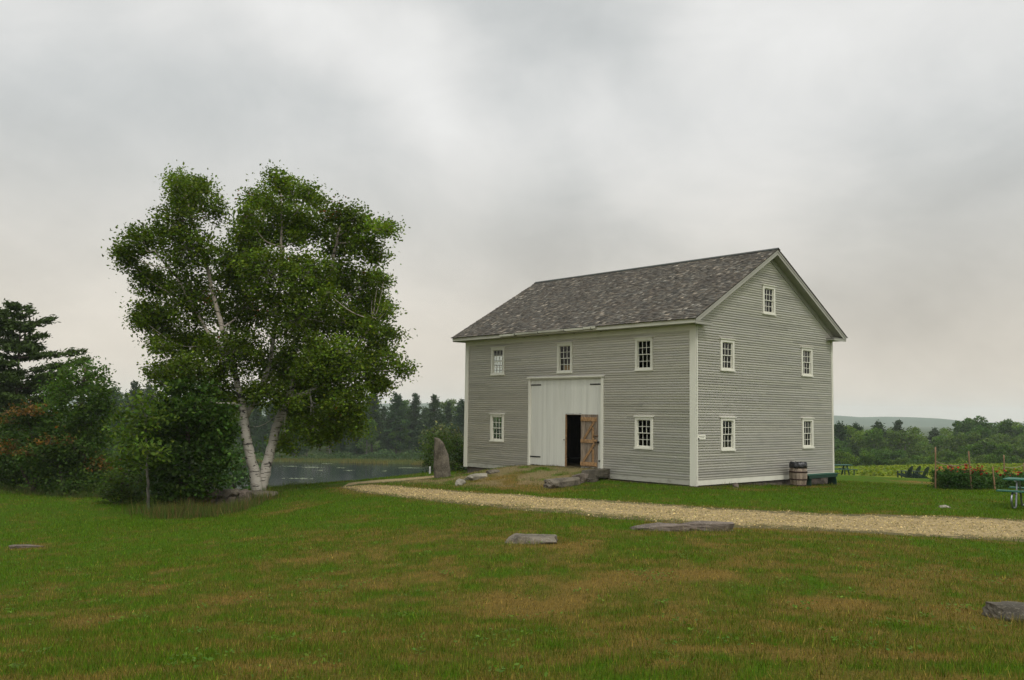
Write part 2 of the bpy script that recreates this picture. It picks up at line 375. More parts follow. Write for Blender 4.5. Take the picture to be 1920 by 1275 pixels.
for x, y, z in [(0, 0, .72), (0, 2.5, .72), (-3, 1, .66), (3, 1, .74), (-4, 4, .55), (4, 4, .75), (-10, 3, -.2), (10, 4, .7), (-20, 8, -1.), (18, 8, .5), (25, 18, .2), (-30, 20, -1.9), (30, 26, -.1),
                (-40, 45, -3), (-30, 62, -5), (-12, 62, -3.8), (0, 62, -2.2), (-50, 80, -8), (-25, 90, -9), (-5, 90, -6), (12, 75, -2.7), (15, 110, -6), (45, 108, -4.0), (70, 105, -4.),
                (-60, 130, -10.2), (-20, 110, -10.0), (-30, 150, -11.5), (0, 130, -10.5), (-60, 180, -10.3), (-20, 185, -10.4), (0, 170, -10.5), (-60, 218, -8.9), (-20, 208, -8.95), (5, 208, -8.9), (20, 150, -8.6), (25, 185, -9.),
                (0, 260, -8.2), (-90, 260, -7), (-110, 180, -7.5), (-90, 110, -6), (-70, 60, -5), (50, 135, -9), (100, 140, -10), (60, 180, -13), (130, 180, -14), (80, 260, -15), (40, 230, -12), (160, 260, -15),
                (-150, 400, -8), (0, 400, -9), (200, 400, -15), (-900, 1500, -15), (0, 1500, -18), (900, 1500, -18), (0, 4000, -25), (-3000, 3500, -25), (3000, 3500, -25), (80, 60, -1.5), (110, 100, -4), (-8.5, 36, -.74), (-9.6, 35, -.74), (-10, 43, -2.0), (-7.2, 38, -.74), (-7, 44, -1.75), (-12, 42, -2.0), (-5.3, 43, -.84), (-5, 50, -1.9), (-14, 50, -3.4)]: addc(x, y, z)
XY = np.array(XY); Z = np.array(Z)
def warp(x, y):
    th = np.arctan2(x, y); k = np.clip(np.abs(th), 0, 1.15); r = np.sqrt(x * x + y * y + 9.)
    return np.sign(th) * k * 3.4, np.log(r) * 3.0
def _phi(d2): return .5 * d2 * np.log(d2 + 1e-12)
a_, b_ = warp(XY[:, 0], XY[:, 1]); n_ = len(Z)
K = _phi((a_[:, None] - a_) ** 2 + (b_[:, None] - b_) ** 2); K[np.diag_indices(n_)] += .012
Pm = np.stack([np.ones(n_), a_, b_], 1)
A_ = np.block([[K, Pm], [Pm.T, np.zeros((3, 3))]]); W_ = np.linalg.solve(A_, np.concatenate([Z, np.zeros(3)]))
# gravel path edges, in world plan, filled in after hfun
def ramp_h(u, v):
    # earth ramp up to the big door; steep on its stone-edged right side
    vv = np.clip(-v, 0, None)
    right = 4.0 - .27 * vv                     # right edge runs outwards
    a = sstep(-.18, .22, u - right)
    left = sstep(0, 1, (11.2 + .15 * vv - u) / 3.6)
    d = sstep(0, 1, 1 - vv / (4.6 + .25 * np.sin(u)))
    return .37 * a * left * d * (v > -8) * (v < 3)
def hfun(x, y, micro=True):
    x = np.asarray(x, float); y = np.asarray(y, float); sh = x.shape; x = x.ravel(); y = y.ravel(); out = np.empty(len(x))
    for i in range(0, len(x), 40000):
        xx = x[i:i + 40000]; yy = y[i:i + 40000]; a, b = warp(xx, yy)
        z = _phi((a[:, None] - a_) ** 2 + (b[:, None] - b_) ** 2) @ W_[:n_] + W_[n_] + a * W_[n_ + 1] + b * W_[n_ + 2]
        r = np.hypot(xx, yy)
        back = sstep(1.15, 2.2, np.abs(np.arctan2(xx, yy))); z = z * (1 - back) + (.6 - .004 * r) * back
        u, v = to_uv(xx, yy); z = z + ramp_h(u, v)
        z = z - .36 * np.exp(-((xx + 9.5) / 1.35) ** 4) * sstep(26.6, 28.9, yy) * sstep(30.95, 30.5, yy)
        if micro:
            z = z + (fbm(xx / 2.3, yy / 2.3, 3, 3) - .5) * .09 * sstep(120, 30, r)
            z = z + (fbm(xx / 25, yy / 25, 5, 4) - .5) * .8 * sstep(60, 160, r) * (z > -8.5)
        out[i:i + 40000] = z
    return out.reshape(sh)
def hit(px, py, lo=4., hi=400.):
    d = ray(px, py); t = np.geomspace(lo, hi, 4000); P = np.array([0, 0, CZ])[None] + d[None] * (t / d[1])[:, None]
    g = P[:, 2] - hfun(P[:, 0], P[:, 1]); i = np.argmax(g < 0) if (g < 0).any() else -1
    return P[i]
def gz(x, y): return float(hfun(np.array([x]), np.array([y]))[0])

NEAR_E = [(2150, 1026), (1920, 1013), (1700, 1004), (1500, 994), (1300, 983), (1150, 971), (1000, 957), (850, 943), (740, 931), (675, 922), (640, 914)]
FAR_E = [(2150, 984), (1920, 975), (1700, 968), (1500, 961), (1300, 950), (1150, 940), (1040, 934), (930, 927), (850, 921), (770, 914), (700, 909)]
ne = np.array([hit(*p)[:2] for p in NEAR_E]); fe = np.array([hit(*p)[:2] for p in FAR_E])
for q in (1, 2, 3, 4): ne = np.vstack([ne[0] + (ne[0] - ne[q + 0 if q == 1 else 1]) * 1.6, ne]); fe = np.vstack([fe[0] + (fe[0] - fe[1]) * (np.hypot(*(ne[0] - ne[1])) / np.hypot(*(fe[0] - fe[1]))), fe])
BN = [(640, 914), (672, 908), (730, 904.5), (780, 900), (835, 894)]; BF = [(655, 906), (690, 902), (740, 898), (790, 893.5), (835, 889)]
bn = np.array([hit(*p)[:2] for p in BN]); bf = np.array([hit(*p)[:2] for p in BF])
def resample(P, n):
    d = np.concatenate([[0], np.cumsum(np.hypot(*np.diff(P, axis=0).T))]); s = np.linspace(0, d[-1], n)
    return np.stack([np.interp(s, d, P[:, 0]), np.interp(s, d, P[:, 1])], 1)
strips = [(resample(ne, 460), resample(fe, 460)), (resample(bn, 80), resample(bf, 80))]
def path_mask(x, y):
    """1 in the middle of the gravel, 0 at its edges and outside"""
    out = np.zeros(len(x))
    for E0, E1 in strips:
        Cc = (E0 + E1) / 2; Wd = np.hypot(*(E0 - E1).T) / 2
        sel = np.where((x > Cc[:, 0].min() - 4) & (x < Cc[:, 0].max() + 4) & (y > Cc[:, 1].min() - 5) & (y < Cc[:, 1].max() + 5))[0]
        for i in range(0, len(sel), 20000):
            s = sel[i:i + 20000]; d = np.hypot(x[s][:, None] - Cc[:, 0], y[s][:, None] - Cc[:, 1]); k = d.argmin(1)
            out[s] = np.maximum(out[s], 1 - d[np.arange(len(s)), k] / Wd[k])
    return np.clip(out, 0, 1)
# grass colour fields
DRY = [(1180, 1078, 60, 8, .6), (430, 1130, 60, 8, .4), (820, 1010, 50, 6, .35), (1150, 1090, 120, 14, .9), (1330, 1077, 60, 10, 1.), (985, 1140, 90, 20, .9), (1555, 1130, 80, 16, 1.15), (530, 958, 45, 9, .8), (1240, 1245, 60, 16, .7), (1060, 1025, 60, 10, .5), (90, 1022, 70, 7, .6), (560, 1050, 90, 8, .55),
       (400, 1045, 40, 6, .5), (1740, 1230, 110, 16, .6), (640, 1095, 130, 12, .5), (230, 1060, 70, 9, .35), (1500, 1012, 200, 6, .35), (1730, 905, 40, 5, 1.2), (1640, 905, 60, 4, .5), (1390, 916, 90, 4, .6), (1500, 912, 60, 5, .7),
       (930, 905, 60, 10, .9), (1000, 915, 60, 10, .9), (1080, 910, 40, 8, .4), (700, 1065, 60, 6, .4), (1250, 1160, 60, 10, .4), (20, 1205, 60, 10, .5), (1850, 895, 90, 4, .9), (1810, 1085, 60, 8, .5), (620, 1250, 60, 12, .5)]
DW = [(hit(a, b), c, d, e) for a, b, c, d, e in DRY]
def dryness(x, y):
    r = np.hypot(x, y)
    n = fbm(x / 1.1, y / 1.1, 11, 5); n2 = fbm(x / 5., y / 5., 21, 4); n3 = vn(x * 3.1, y * 3.1, 31)
    n4 = vn(x * 8.5, y * 8.5, 37); d = .26 + (n - .5) * 1.0 + (n2 - .5) * .35 + (n3 - .5) * .75 + (n4 - .5) * .6
    d += .12 * sstep(18, 11, r) - .28 * sstep(15, 26, r)
    d += .09 * np.sin((x * .55 + y * .30) * 2 * math.pi / 1.15) * sstep(-2, -7, x) * sstep(14, 20, r)
    d += .08 * sstep(-6, 3, x) * sstep(18, 12, r)
    for P, a, b, s in DW:
        rx = a / F_PX * P[1]; ry = b / F_PX * P[1] ** 2 / 2.1
        q = ((x - P[0]) / rx) ** 2 + ((y - P[1]) / ry) ** 2
        d += s * 1.05 * np.exp(-q * .9) * (.5 + n)
    return d
def grass_col(x, y, rng=None):
    d = dryness(x, y); pm = path_mask(x, y)
    r = np.hypot(x, y)
    # straw margins along the gravel
    n = vn(x * 2, y * 2, 5)
    near_path = np.zeros(len(x))
    for E0, E1 in strips[:1]:
        for E in (E0, E1):
            sel = np.where(r < 60)[0]
            for i in range(0, len(sel), 20000):
                s = sel[i:i + 20000]; dd = np.hypot(x[s][:, None] - E[::3, 0], y[s][:, None] - E[::3, 1]).min(1)
                near_path[s] = np.maximum(near_path[s], np.exp(-(dd / .6) ** 2))
    d = d + near_path * (.25 + .45 * n)
    if rng is not None: d = d + rng.normal(0, .36, len(x))
    t = (sstep(.3, 1.1, d) * .9)[:, None]
    g1 = np.array([.055, .108, .006]); g2 = np.array([.074, .090, .010]); st = np.array([.235, .135, .040])
    lush = sstep(.35, .05, d)[:, None]
    c = g2 * (1 - lush) + g1 * lush; c = c * (1 - t) + st * t
    mid = (sstep(.35, .7, d) * .5)[:, None]; c = c * (1 - mid) + np.array([.105, .090, .022]) * mid
    uu, vv = to_uv(x, y); rh = sstep(.02, .12, ramp_h(uu, vv)) + sstep(-.5, -3., vv) * sstep(-6.5, -4.5, vv) * sstep(3.2, 4.2, uu) * sstep(12.5, 10.5, uu)
    rh = (np.clip(rh, 0, 1) * sstep(.38, .6, fbm(x * 1.7, y * 1.7, 61, 4) + .02) * .85)[:, None]; c = c * (1 - rh) + np.array([.215, .165, .088]) * rh
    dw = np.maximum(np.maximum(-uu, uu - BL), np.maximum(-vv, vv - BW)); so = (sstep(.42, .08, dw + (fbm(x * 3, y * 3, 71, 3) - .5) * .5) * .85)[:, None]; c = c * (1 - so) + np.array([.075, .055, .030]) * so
    fld = (sstep(60, 74, r) * sstep(10, 20, x))[:, None]
    c = c * (1 - fld) + np.array([.17, .20, .022]) * fld
    far = sstep(95, 120, r)[:, None]; c = c * (1 - far) + np.array([.04, .06, .015]) * far
    sh = (sstep(190, 200, y) * sstep(228, 216, y) * sstep(20, 0, x))[:, None]; c = c * (1 - sh) + np.array([.085, .105, .028]) * sh
    return c, d

th = np.concatenate([np.linspace(-180, -50, 40)[:-1], np.linspace(-50, 50, 561), np.linspace(50, 180, 40)[1:]])[:-1] * math.pi / 180
rr = [.4]
while rr[-1] < 4000: rr.append(rr[-1] * (1.05 if rr[-1] < 4 else (1.0125 if rr[-1] < 125 else 1.045)))
rr = np.array(rr); nT, nR = len(th), len(rr)
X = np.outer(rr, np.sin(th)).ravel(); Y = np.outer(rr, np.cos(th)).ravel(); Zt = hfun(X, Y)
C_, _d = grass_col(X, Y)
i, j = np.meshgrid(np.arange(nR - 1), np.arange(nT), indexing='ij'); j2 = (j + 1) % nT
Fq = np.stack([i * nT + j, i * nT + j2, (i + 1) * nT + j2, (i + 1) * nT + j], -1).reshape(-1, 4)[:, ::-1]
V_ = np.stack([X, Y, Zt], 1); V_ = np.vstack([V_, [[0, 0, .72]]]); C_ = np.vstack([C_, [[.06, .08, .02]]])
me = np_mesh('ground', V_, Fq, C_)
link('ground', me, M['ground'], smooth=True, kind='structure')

# gravel path: conforming sheet a little above the lawn
Vp = []; Fp = []; Cp = []; base_i = 0
for E0, E1 in strips:
    n = len(E0); NW = 17
    mid = (E0 + E1) / 2; half = (E0 - E1) / 2; wob = 1 + .20 * (fbm(mid[:, 0] * 1.1, mid[:, 1] * 1.1, 91, 4) - .5); wob2 = 1 + .20 * (fbm(mid[:, 0] * 1.3, mid[:, 1] * 1.3, 95, 4) - .5)
    for k in range(NW):
        t = -1.16 + 2.32 * k / (NW - 1)
        P = mid + half * t * (wob if t > 0 else wob2)[:, None]
        q = np.stack([P[:, 0], P[:, 1], hfun(P[:, 0], P[:, 1]) + .012], 1); q[:, 2] -= .03 * (abs(t) > 1.1)
        Vp.append(q); e = np.clip((1.12 - abs(t)) / .8, 0, 1)
        # worn grassy strip between the wheel tracks on the left
        gs = .0
        Cp.append(np.stack([np.full(n, e)] * 3, 1))
    for k in range(NW - 1):
        for m_ in range(n - 1): Fp.append((base_i + k * n + m_, base_i + k * n + m_ + 1, base_i + (k + 1) * n + m_ + 1, base_i + (k + 1) * n + m_))
    base_i += NW * n
link('gravel_path', np_mesh('gravel_path', np.vstack(Vp), np.array(Fp), np.vstack(Cp)), M['gravel'], smooth=True, kind='structure')

# pond
wp = []
for k in range(96):
    a = k / 96 * 2 * math.pi; rx = 62 * (1 + .06 * math.sin(3 * a + 1)); ry = 53 * (1 + .04 * math.sin(5 * a))
    wp.append((-40 + rx * math.cos(a), 151 + ry * math.sin(a), -9.3))
link('pond', np_mesh('pond', np.array(wp), [tuple(range(96))]), M['water'], kind='structure')
# far wooded hills
hx = np.linspace(-2600, 2600, 240); prof = []
def ridge(x):
    px = CX + x / 3000 * F_PX
    kx = [-700, 0, 300, 700, 795, 900, 1300, 1555, 1600, 1660, 1720, 1790, 1860, 2000, 2600]
    ky = [730, 742, 750, 757, 757, 764, 776, 779.5, 782, 783, 784, 788, 793, 795, 790]
    return px, np.interp(px, kx, ky)
Vh = []; rows = 14
for jx, x in enumerate(hx):
    px, py = ridge(x); top = at(px, py, 3000)[2] + (vn(np.array([x / 60.]), np.array([3.]), 4)[0] - .5) * 5
    for k in range(rows):
        t = k / (rows - 1); s = math.sin(min(t / .6, 1) * math.pi / 2); yy = 2300 + 700 * t / .6 if t < .6 else 3000 + 900 * (t - .6) / .4
        z = -30 + (top + 30) * (s ** 1.5 if t <= .6 else math.cos((t - .6) / .4 * math.pi / 2) ** .7 if t < 1 else 0)
        Vh.append((x, yy, z + (vn(np.array([x / 130.]), np.array([yy / 110.]), 9)[0] - .5) * 9 * (t < .55)))
Fh = [(a * rows + k, (a + 1) * rows + k, (a + 1) * rows + k + 1, a * rows + k + 1) for a in range(len(hx) - 1) for k in range(rows - 1)]
link('hills', np_mesh('hills', np.array(Vh), np.array(Fh)), M['hill'], smooth=True, kind='structure')

# ---------------------------------------------------------------- the barn
barn = empty('barn', (OX, OY, 0), -TH, label='large grey clapboard barn with white trim and weathered shingle roof beside the gravel path', cat='barn')
WALLS = {'front': lambda s, n, z: (-s, -n, z), 'gable': lambda s, n, z: (n, s, z), 'far': lambda s, n, z: (-BL - n, s, z), 'back': lambda s, n, z: (-s, BW + n, z)}
def wbox(mb, wl, s0, s1, n0, n1, z0, z1, c=(1, 1, 1), bev=0.):
    a = WALLS[wl](s0, n0, z0); b = WALLS[wl](s1, n1, z1); mb.box(a[0], b[0], a[1], b[1], a[2], b[2], c, None, bev)
EXPO = .0855; rb = random.Random(3)
OV_E, OV_R, ZE, ZR = .535, .40, 5.442, 8.339
SL = (ZR - ZE) / (BW / 2 + OV_E); SQ = math.sqrt(1 + SL * SL)
def z_top(v): return ZR - SL * abs(v - BW / 2)
FW = [(9.507, 10.325, 3.805, 4.955), (5.649, 6.446, 3.805, 4.955), (1.782, 2.563, 3.805, 4.955), (9.49, 10.31, 1.10, 2.21), (1.772, 2.565, 1.10, 2.21)]
GW = [(1.337, 2.13, 3.81, 4.90), (6.511, 7.29, 3.81, 4.90), (3.93, 4.73, 5.96, 7.02), (1.335, 2.14, 1.10, 2.225), (6.512, 7.292, 1.10, 2.225)]
FARW = [GW[0], GW[2], GW[3]]
DOOR = (4.06, 8.03, .2, 3.64)
def siding(wl, length, zlo, top, holes):
    V = []; Fs = []; C = []
    k = 0; z = zlo
    while z < top(None) - .005:
        e = EXPO; zc = z + e / 2; z1 = z + e
        a, b = 0., length
        if wl in ('gable', 'far') and z1 > 5.3:
            lim = (ZR - .16 - z) / SL; a, b = max(0, BW / 2 - lim), min(length, BW / 2 + lim)
            if b - a < .05: break
        segs = [(a, b)]
        for (h0, h1, hz0, hz1) in holes:
            if hz0 + .05 < zc < hz1 - .05:
                ns = []
                for p, q in segs:
                    if h0 + .05 > p and h0 + .05 < q: ns.append((p, h0 + .05))
                    elif p >= h0 + .05 or h0 + .05 >= q: pass
                    if h1 - .05 < q and h1 - .05 > p: ns.append((h1 - .05, q))
                    if q <= h0 + .05 or p >= h1 - .05: ns.append((p, q))
                segs = ns
        for p, q in segs:
            x = p
            while x < q - 1e-4:
                L = rb.uniform(1.6, 4.2); y = min(x + L, q)
                if q - y < .5: y = q
                o = rb.uniform(-.0015, .0025); dz = rb.uniform(-.003, .002); br = rb.uniform(.90, 1.06)
                if rb.random() < .05: br *= .88
                w3 = WALLS[wl]; n0, n1 = .032 + o, .005
                i0 = len(V)
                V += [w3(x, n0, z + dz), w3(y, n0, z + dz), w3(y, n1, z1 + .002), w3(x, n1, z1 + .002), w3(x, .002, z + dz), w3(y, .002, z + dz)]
                C += [(br, br, br * rb.uniform(.97, 1.03))] * 4 + [(br * .65,) * 3] * 2  # inner edge of butt underside coloured darker, painted shade to strengthen the course lines
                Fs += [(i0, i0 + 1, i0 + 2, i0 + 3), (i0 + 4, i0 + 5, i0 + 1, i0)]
                x = y
        z += e; k += 1
    me = np_mesh('wall', np.array(V), np.array(Fs), np.array(C)); return me
lab = {'front': 'long clapboard wall with the big door', 'gable': 'clapboard gable wall facing right'}
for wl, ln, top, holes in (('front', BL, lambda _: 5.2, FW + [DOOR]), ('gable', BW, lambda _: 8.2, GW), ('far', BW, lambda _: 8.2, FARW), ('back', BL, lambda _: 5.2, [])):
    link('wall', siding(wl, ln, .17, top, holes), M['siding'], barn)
# skirts, corner boards, frieze
for wl, ln in (('front', BL), ('back', BL)):
    m = MB()
    if wl == 'front': wbox(m, wl, .2, DOOR[0] + .01, 0, .028, 0, .18); m.build('skirt_board', M['skirt'], barn); m = MB(); wbox(m, wl, DOOR[1] - .01, BL - .16, 0, .028, 0, .18)
    else: wbox(m, wl, .2, BL - .16, 0, .028, 0, .18)
    m.build('skirt_board', M['skirt'], barn)
for wl in ('gable', 'far'):
    m = MB(); wbox(m, wl, .0, BW, 0, .028, 0, .175); m.build('skirt_board', M['white'], barn)
for wl, s0, s1, gw, gs in (('front', -.05, .21, 'gable', (-.03, .05)), ('front', BL - .165, BL + .05, 'far', (-.03, .05)), ('back', -.05, .17, 'gable', (BW - .05, BW + .03)), ('back', BL - .17, BL + .05, 'far', (BW - .05, BW + .03))):
    m = MB(); wbox(m, wl, s0, s1, .0, .052, -.02, 5.29); wbox(m, gw, gs[0], gs[1], .0, .050, -.02, 5.29)
    m.build('corner_board', M['white'], barn)
m = MB(); wbox(m, 'front', .21, BL - .165, 0, .048, 5.11, 5.3); m.build('frieze_board', M['white'], barn)
m = MB(); wbox(m, 'back', .17, BL - .17, 0, .048, 5.11, 5.3); m.build('frieze_board', M['white'], barn)
# foundation stones
m = MB(); rf = random.Random(5)
def found_line(wl, a, b):
    s = a
    while s < b:
        L = rf.uniform(.35, .9); h = -.02 - rf.uniform(0, .01)
        wbox(m, wl, s, min(s + L, b), -.25, -.02 - rf.uniform(0, .04), -.75, h, (1, 1, 1), .03); s += L + .012
found_line('front', .1, BL - .1); found_line('gable', .1, BW - .1); found_line('far', .1, BW - .1); found_line('back', .1, BL - .1)
m.build('foundation', M['found'], barn)
# unpainted boards inside the walls
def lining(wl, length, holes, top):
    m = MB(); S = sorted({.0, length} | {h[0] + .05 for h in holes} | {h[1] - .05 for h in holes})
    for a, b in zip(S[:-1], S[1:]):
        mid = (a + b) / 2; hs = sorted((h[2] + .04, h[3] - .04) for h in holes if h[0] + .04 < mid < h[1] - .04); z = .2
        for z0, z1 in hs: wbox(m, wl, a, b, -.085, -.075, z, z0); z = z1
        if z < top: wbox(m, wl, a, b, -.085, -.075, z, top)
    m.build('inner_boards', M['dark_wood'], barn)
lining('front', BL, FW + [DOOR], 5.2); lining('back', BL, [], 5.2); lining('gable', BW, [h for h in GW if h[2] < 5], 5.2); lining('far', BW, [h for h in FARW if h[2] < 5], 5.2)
# floors and inner posts
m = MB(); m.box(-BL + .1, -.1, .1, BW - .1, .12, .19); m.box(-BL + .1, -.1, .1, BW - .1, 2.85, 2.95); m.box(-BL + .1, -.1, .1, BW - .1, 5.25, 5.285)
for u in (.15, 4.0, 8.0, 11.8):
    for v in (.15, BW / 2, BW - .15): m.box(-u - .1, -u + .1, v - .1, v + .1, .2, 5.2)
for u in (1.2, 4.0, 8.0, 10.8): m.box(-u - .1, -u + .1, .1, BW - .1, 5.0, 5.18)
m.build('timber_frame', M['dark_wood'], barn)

def window(wl, s0, s1, z0, z1):
    """casing and cap, with sash, panes and sill as its own pieces"""
    m = MB(); W = .095; n = .058
    for a, b, c, d in ((s0, s0 + W, z0 + .045, z1), (s1 - W, s1, z0 + .045, z1)): wbox(m, wl, a, b, -.06, n, c, d)
    wbox(m, wl, s0 + W, s1 - W, -.06, n, z1 - W, z1); wbox(m, wl, s0 + W, s1 - W, -.06, n - .004, z0 + .045, z0 + W)
    wbox(m, wl, s0 - .045, s1 + .045, 0, n + .035, z1 + .001, z1 + .03); fr = m.build('window', M['white'], barn)
    m = MB(); wbox(m, wl, s0 - .012, s1 + .012, -.05, n + .03, z0, z0 + .044); m.build('sill', M['white'], fr)
    a, b, c, d = s0 + W, s1 - W, z0 + W, z1 - W; mid = (c + d) / 2
    for (q0, q1, nn) in ((mid - .012, d, .0), (c, mid + .012, -.028)):
        m = MB(); st = .026
        wbox(m, wl, a, a + st, nn - .012, nn + .014, q0, q1); wbox(m, wl, b - st, b, nn - .012, nn + .014, q0, q1)
        wbox(m, wl, a + st, b - st, nn - .012, nn + .014, q0, q0 + st); wbox(m, wl, a + st, b - st, nn - .012, nn + .014, q1 - st, q1)
        x0, x1 = a + st, b - st
        for t in (1, 2):
            x = x0 + (x1 - x0) * t / 3; wbox(m, wl, x - .009, x + .009, nn - .009, nn + .010, q0 + st, q1 - st)
        zz = (q0 + q1) / 2
        for t in range(3):
            xa = x0 + (x1 - x0) * t / 3 + (.009 if t else 0); xb = x0 + (x1 - x0) * (t + 1) / 3 - (.009 if t < 2 else 0)
            wbox(m, wl, xa, xb, nn - .009, nn + .010, zz - .009, zz + .009)
        m.build('sash', M['white'], fr)
        V = [WALLS[wl](x0, nn, q0 + st), WALLS[wl](x1, nn, q0 + st), WALLS[wl](x1, nn, q1 - st), WALLS[wl](x0, nn, q1 - st)]
        link('pane', np_mesh('pane', np.array(V), [(0, 1, 2, 3)]), M['glass'], fr)
for wl, L in (('front', FW), ('gable', GW), ('far', FARW)):
    for h in L: window(wl, *h)

# big double door
m = MB(); a, b, c, d = DOOR
wbox(m, 'front', a, a + .115, -.08, .056, c - .2, d - .005); wbox(m, 'front', b - .095, b, -.08, .056, c + .02, d - .005)
wbox(m, 'front', a - .03, b + .05, -.02, .10, d, d + .05); wbox(m, 'front', a + .115, b - .095, -.08, .05, d - .05, d - .006)
wbox(m, 'front', a, b, -.02, .065, d - .03, d - .004)
dj = m.build('door_frame', M['white'], barn)
m = MB(); wbox(m, 'front', a + .116, b - .096, -.3, .015, .10, .235, (.8, .8, .8)); wbox(m, 'front', a + .116, 6.05, -.1, .05, .235, .30, (.7, .7, .7)); m.build('threshold', M['old_wood'], barn)
rd = random.Random(9)
def planks(m, s0, s1, z0, z1, n0, n1, w=.135, cf=lambda: 1.):
    s = s0
    while s < s1 - .01:
        e = min(s + w * rd.uniform(.85, 1.15), s1)
        if s1 - e < .05: e = s1
        k = cf(); wbox(m, 'front', s, e - .004, n0, n1 + rd.uniform(-.0015, .002), z0 + rd.uniform(0, .01), z1, (k, k, k * .99), .002); s = e
m = MB(); planks(m, 6.03, 7.93, .285, 3.585, -.035, -.005, cf=lambda: rd.uniform(.93, 1.03)); L1 = m.build('door', M['door_white'], barn)
m = MB(); planks(m, 5.19, 6.026, 2.29, 3.585, -.035, -.005, cf=lambda: rd.uniform(.93, 1.03)); planks(m, 4.18, 5.186, .30, 3.585, -.035, -.005, cf=lambda: rd.uniform(.93, 1.03))
wbox(m, 'front', 5.19, 6.026, -.033, -.002, 2.262, 2.288); L2 = m.build('door', M['door_white'], barn)
m = MB(); wbox(m, 'front', 5.985, 6.029, -.06, -.004, .3, 2.262, (.8, .8, .8)); wbox(m, 'front', 5.19, 5.985, -.06, -.03, 2.235, 2.262, (.5, .5, .5)); m.build('jamb', M['brace'], L2)
def hinge(s0, s1, z, parent):
    m = MB(); wbox(m, 'front', min(s0, s1), max(s0, s1), -.002, .009, z - .023, z + .023, (1, 1, 1), .003)
    wbox(m, 'front', s0 - .022, s0 + .022, -.002, .045, z - .055, z + .055, (1, 1, 1), .004); m.build('hinge', M['iron'], parent)
hinge(7.965, 7.36, 3.385, L1); hinge(7.96, 7.355, .60, L1); hinge(4.165, 4.75, 3.375, L2); hinge(4.175, 4.31, .59, L2)
m = MB(); m.tube([WALLS['front'](6.06, .0, 1.30), WALLS['front'](6.06, .04, 1.30)], .018, 8); m.build('handle', M['iron'], L1)
# small door folded back flat against the right leaf, braced side out
dm = MB(); x = 4.335
while x < 5.17:
    e = min(x + rd.uniform(.12, .17), 5.175); k = rd.uniform(.75, 1.35); wbox(dm, 'front', x, e - .005, .014, .036, .335 + rd.uniform(0, .03), 2.268, (k, k * .97, k * .93), .003); x = e
wd = dm.build('small_door', M['old_wood'], barn, label='small brown door with Z braces folded back against the white door')
m = MB()
def bz(a, b, w=.12, k=1.): m.beam(WALLS['front'](a[0], .048, a[1]), WALLS['front'](b[0], .048, b[1]), w, .024, (k, k, k), up=(0, -1, 0), bev=.004)
for q in (((4.375, 2.09), (5.165, 2.09), .15), ((4.36, 1.29), (5.165, 1.29), .13), ((4.345, .46), (5.17, .46), .14, 1.1)): m = MB(); bz(*q); m.build('brace', M['brace'], wd)
def bz2(a, b, w, k=1.): m.beam(WALLS['front'](a[0], .051, a[1]), WALLS['front'](b[0], .051, b[1]), w, .024, (k, k, k), up=(0, -1, 0), bev=.004)
for q in (((5.00, 1.37), (4.50, 2.00), .10, .9), ((5.02, .55), (4.47, 1.21), .10, .95), ((4.55, 1.36), (4.55, 1.80), .10, .95), ((4.54, .53), (4.54, 1.0), .10, .9)): m = MB(); bz2(*q); m.build('brace', M['brace'], wd)
m = MB(); m.tube([WALLS['front'](4.32, .04, 1.50), WALLS['front'](4.50, .075, 1.50)], .022, 8); m.build('handle', M['brace'], wd)
m = MB(); wbox(m, 'front', 4.27, 4.33, .02, .07, 1.24, 1.30); wbox(m, 'front', 4.30, 4.46, .06, .075, 1.255, 1.285); m.build('latch', M['iron'], wd)

# roof: deck, shingles, cornice
SV = Vector((0, math.cos(math.atan(SL)), math.sin(math.atan(SL))))
roofL = (BW / 2 + OV_E) * SQ; XR0, XR1 = OV_R, -BL - OV_R
rs = random.Random(21); V = []; Fs = []; C = []
def slope_pt(side, x, d, h):
    """d metres up the slope from the eave, h metres off the deck"""
    v = -OV_E + d / SQ; z = ZE + d / SQ * SL; v -= h * SL / SQ; z += h / SQ
    return (x, v, z) if side == 0 else (x, BW - v, z)
for side in (0, 1):
    crs = 44; ex = roofL / crs
    for k in range(crs):
        x = XR1 - .015 + rs.uniform(-.06, 0)
        d0 = k * ex - (.03 if k == 0 else 0)
        while x < XR0 + .01:
            w_ = rs.uniform(.075, .17); x1 = min(x + w_, XR0 + .018)
            jit = rs.uniform(-.012, .014); th_ = .013 + rs.uniform(0, .008); cur = rs.uniform(0, .012) if rs.random() < .3 else 0
            b = rs.random(); k_ = .55 + .75 * b ** 1.3
            if rs.random() < .10: k_ *= rs.uniform(1.7, 2.6)
            if rs.random() < .12: k_ *= .6
            br = rs.uniform(.94, 1.07); c = (.110 * k_ * br, .103 * k_, .086 * k_ / br)
            y0 = d0 - jit; y1 = min(d0 + ex * 1.7, roofL - .002); i0 = len(V); xa, xb = max(x, XR1 - .018) + .0025, x1 - .0025
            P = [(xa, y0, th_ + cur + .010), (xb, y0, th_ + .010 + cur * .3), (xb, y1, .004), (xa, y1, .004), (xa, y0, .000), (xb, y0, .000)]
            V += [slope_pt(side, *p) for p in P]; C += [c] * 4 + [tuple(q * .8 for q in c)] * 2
            Fs += [(i0, i0 + 1, i0 + 2, i0 + 3), (i0 + 4, i0 + 5, i0 + 1, i0), (i0 + 4, i0, i0 + 3, i0 + 3), (i0 + 1, i0 + 5, i0 + 2, i0 + 2)]
            x = x1
Fs = [tuple(dict.fromkeys(f)) for f in Fs]
m = MB(); m.v = V; m.f = Fs; m.c = C
dk = .022 * SQ
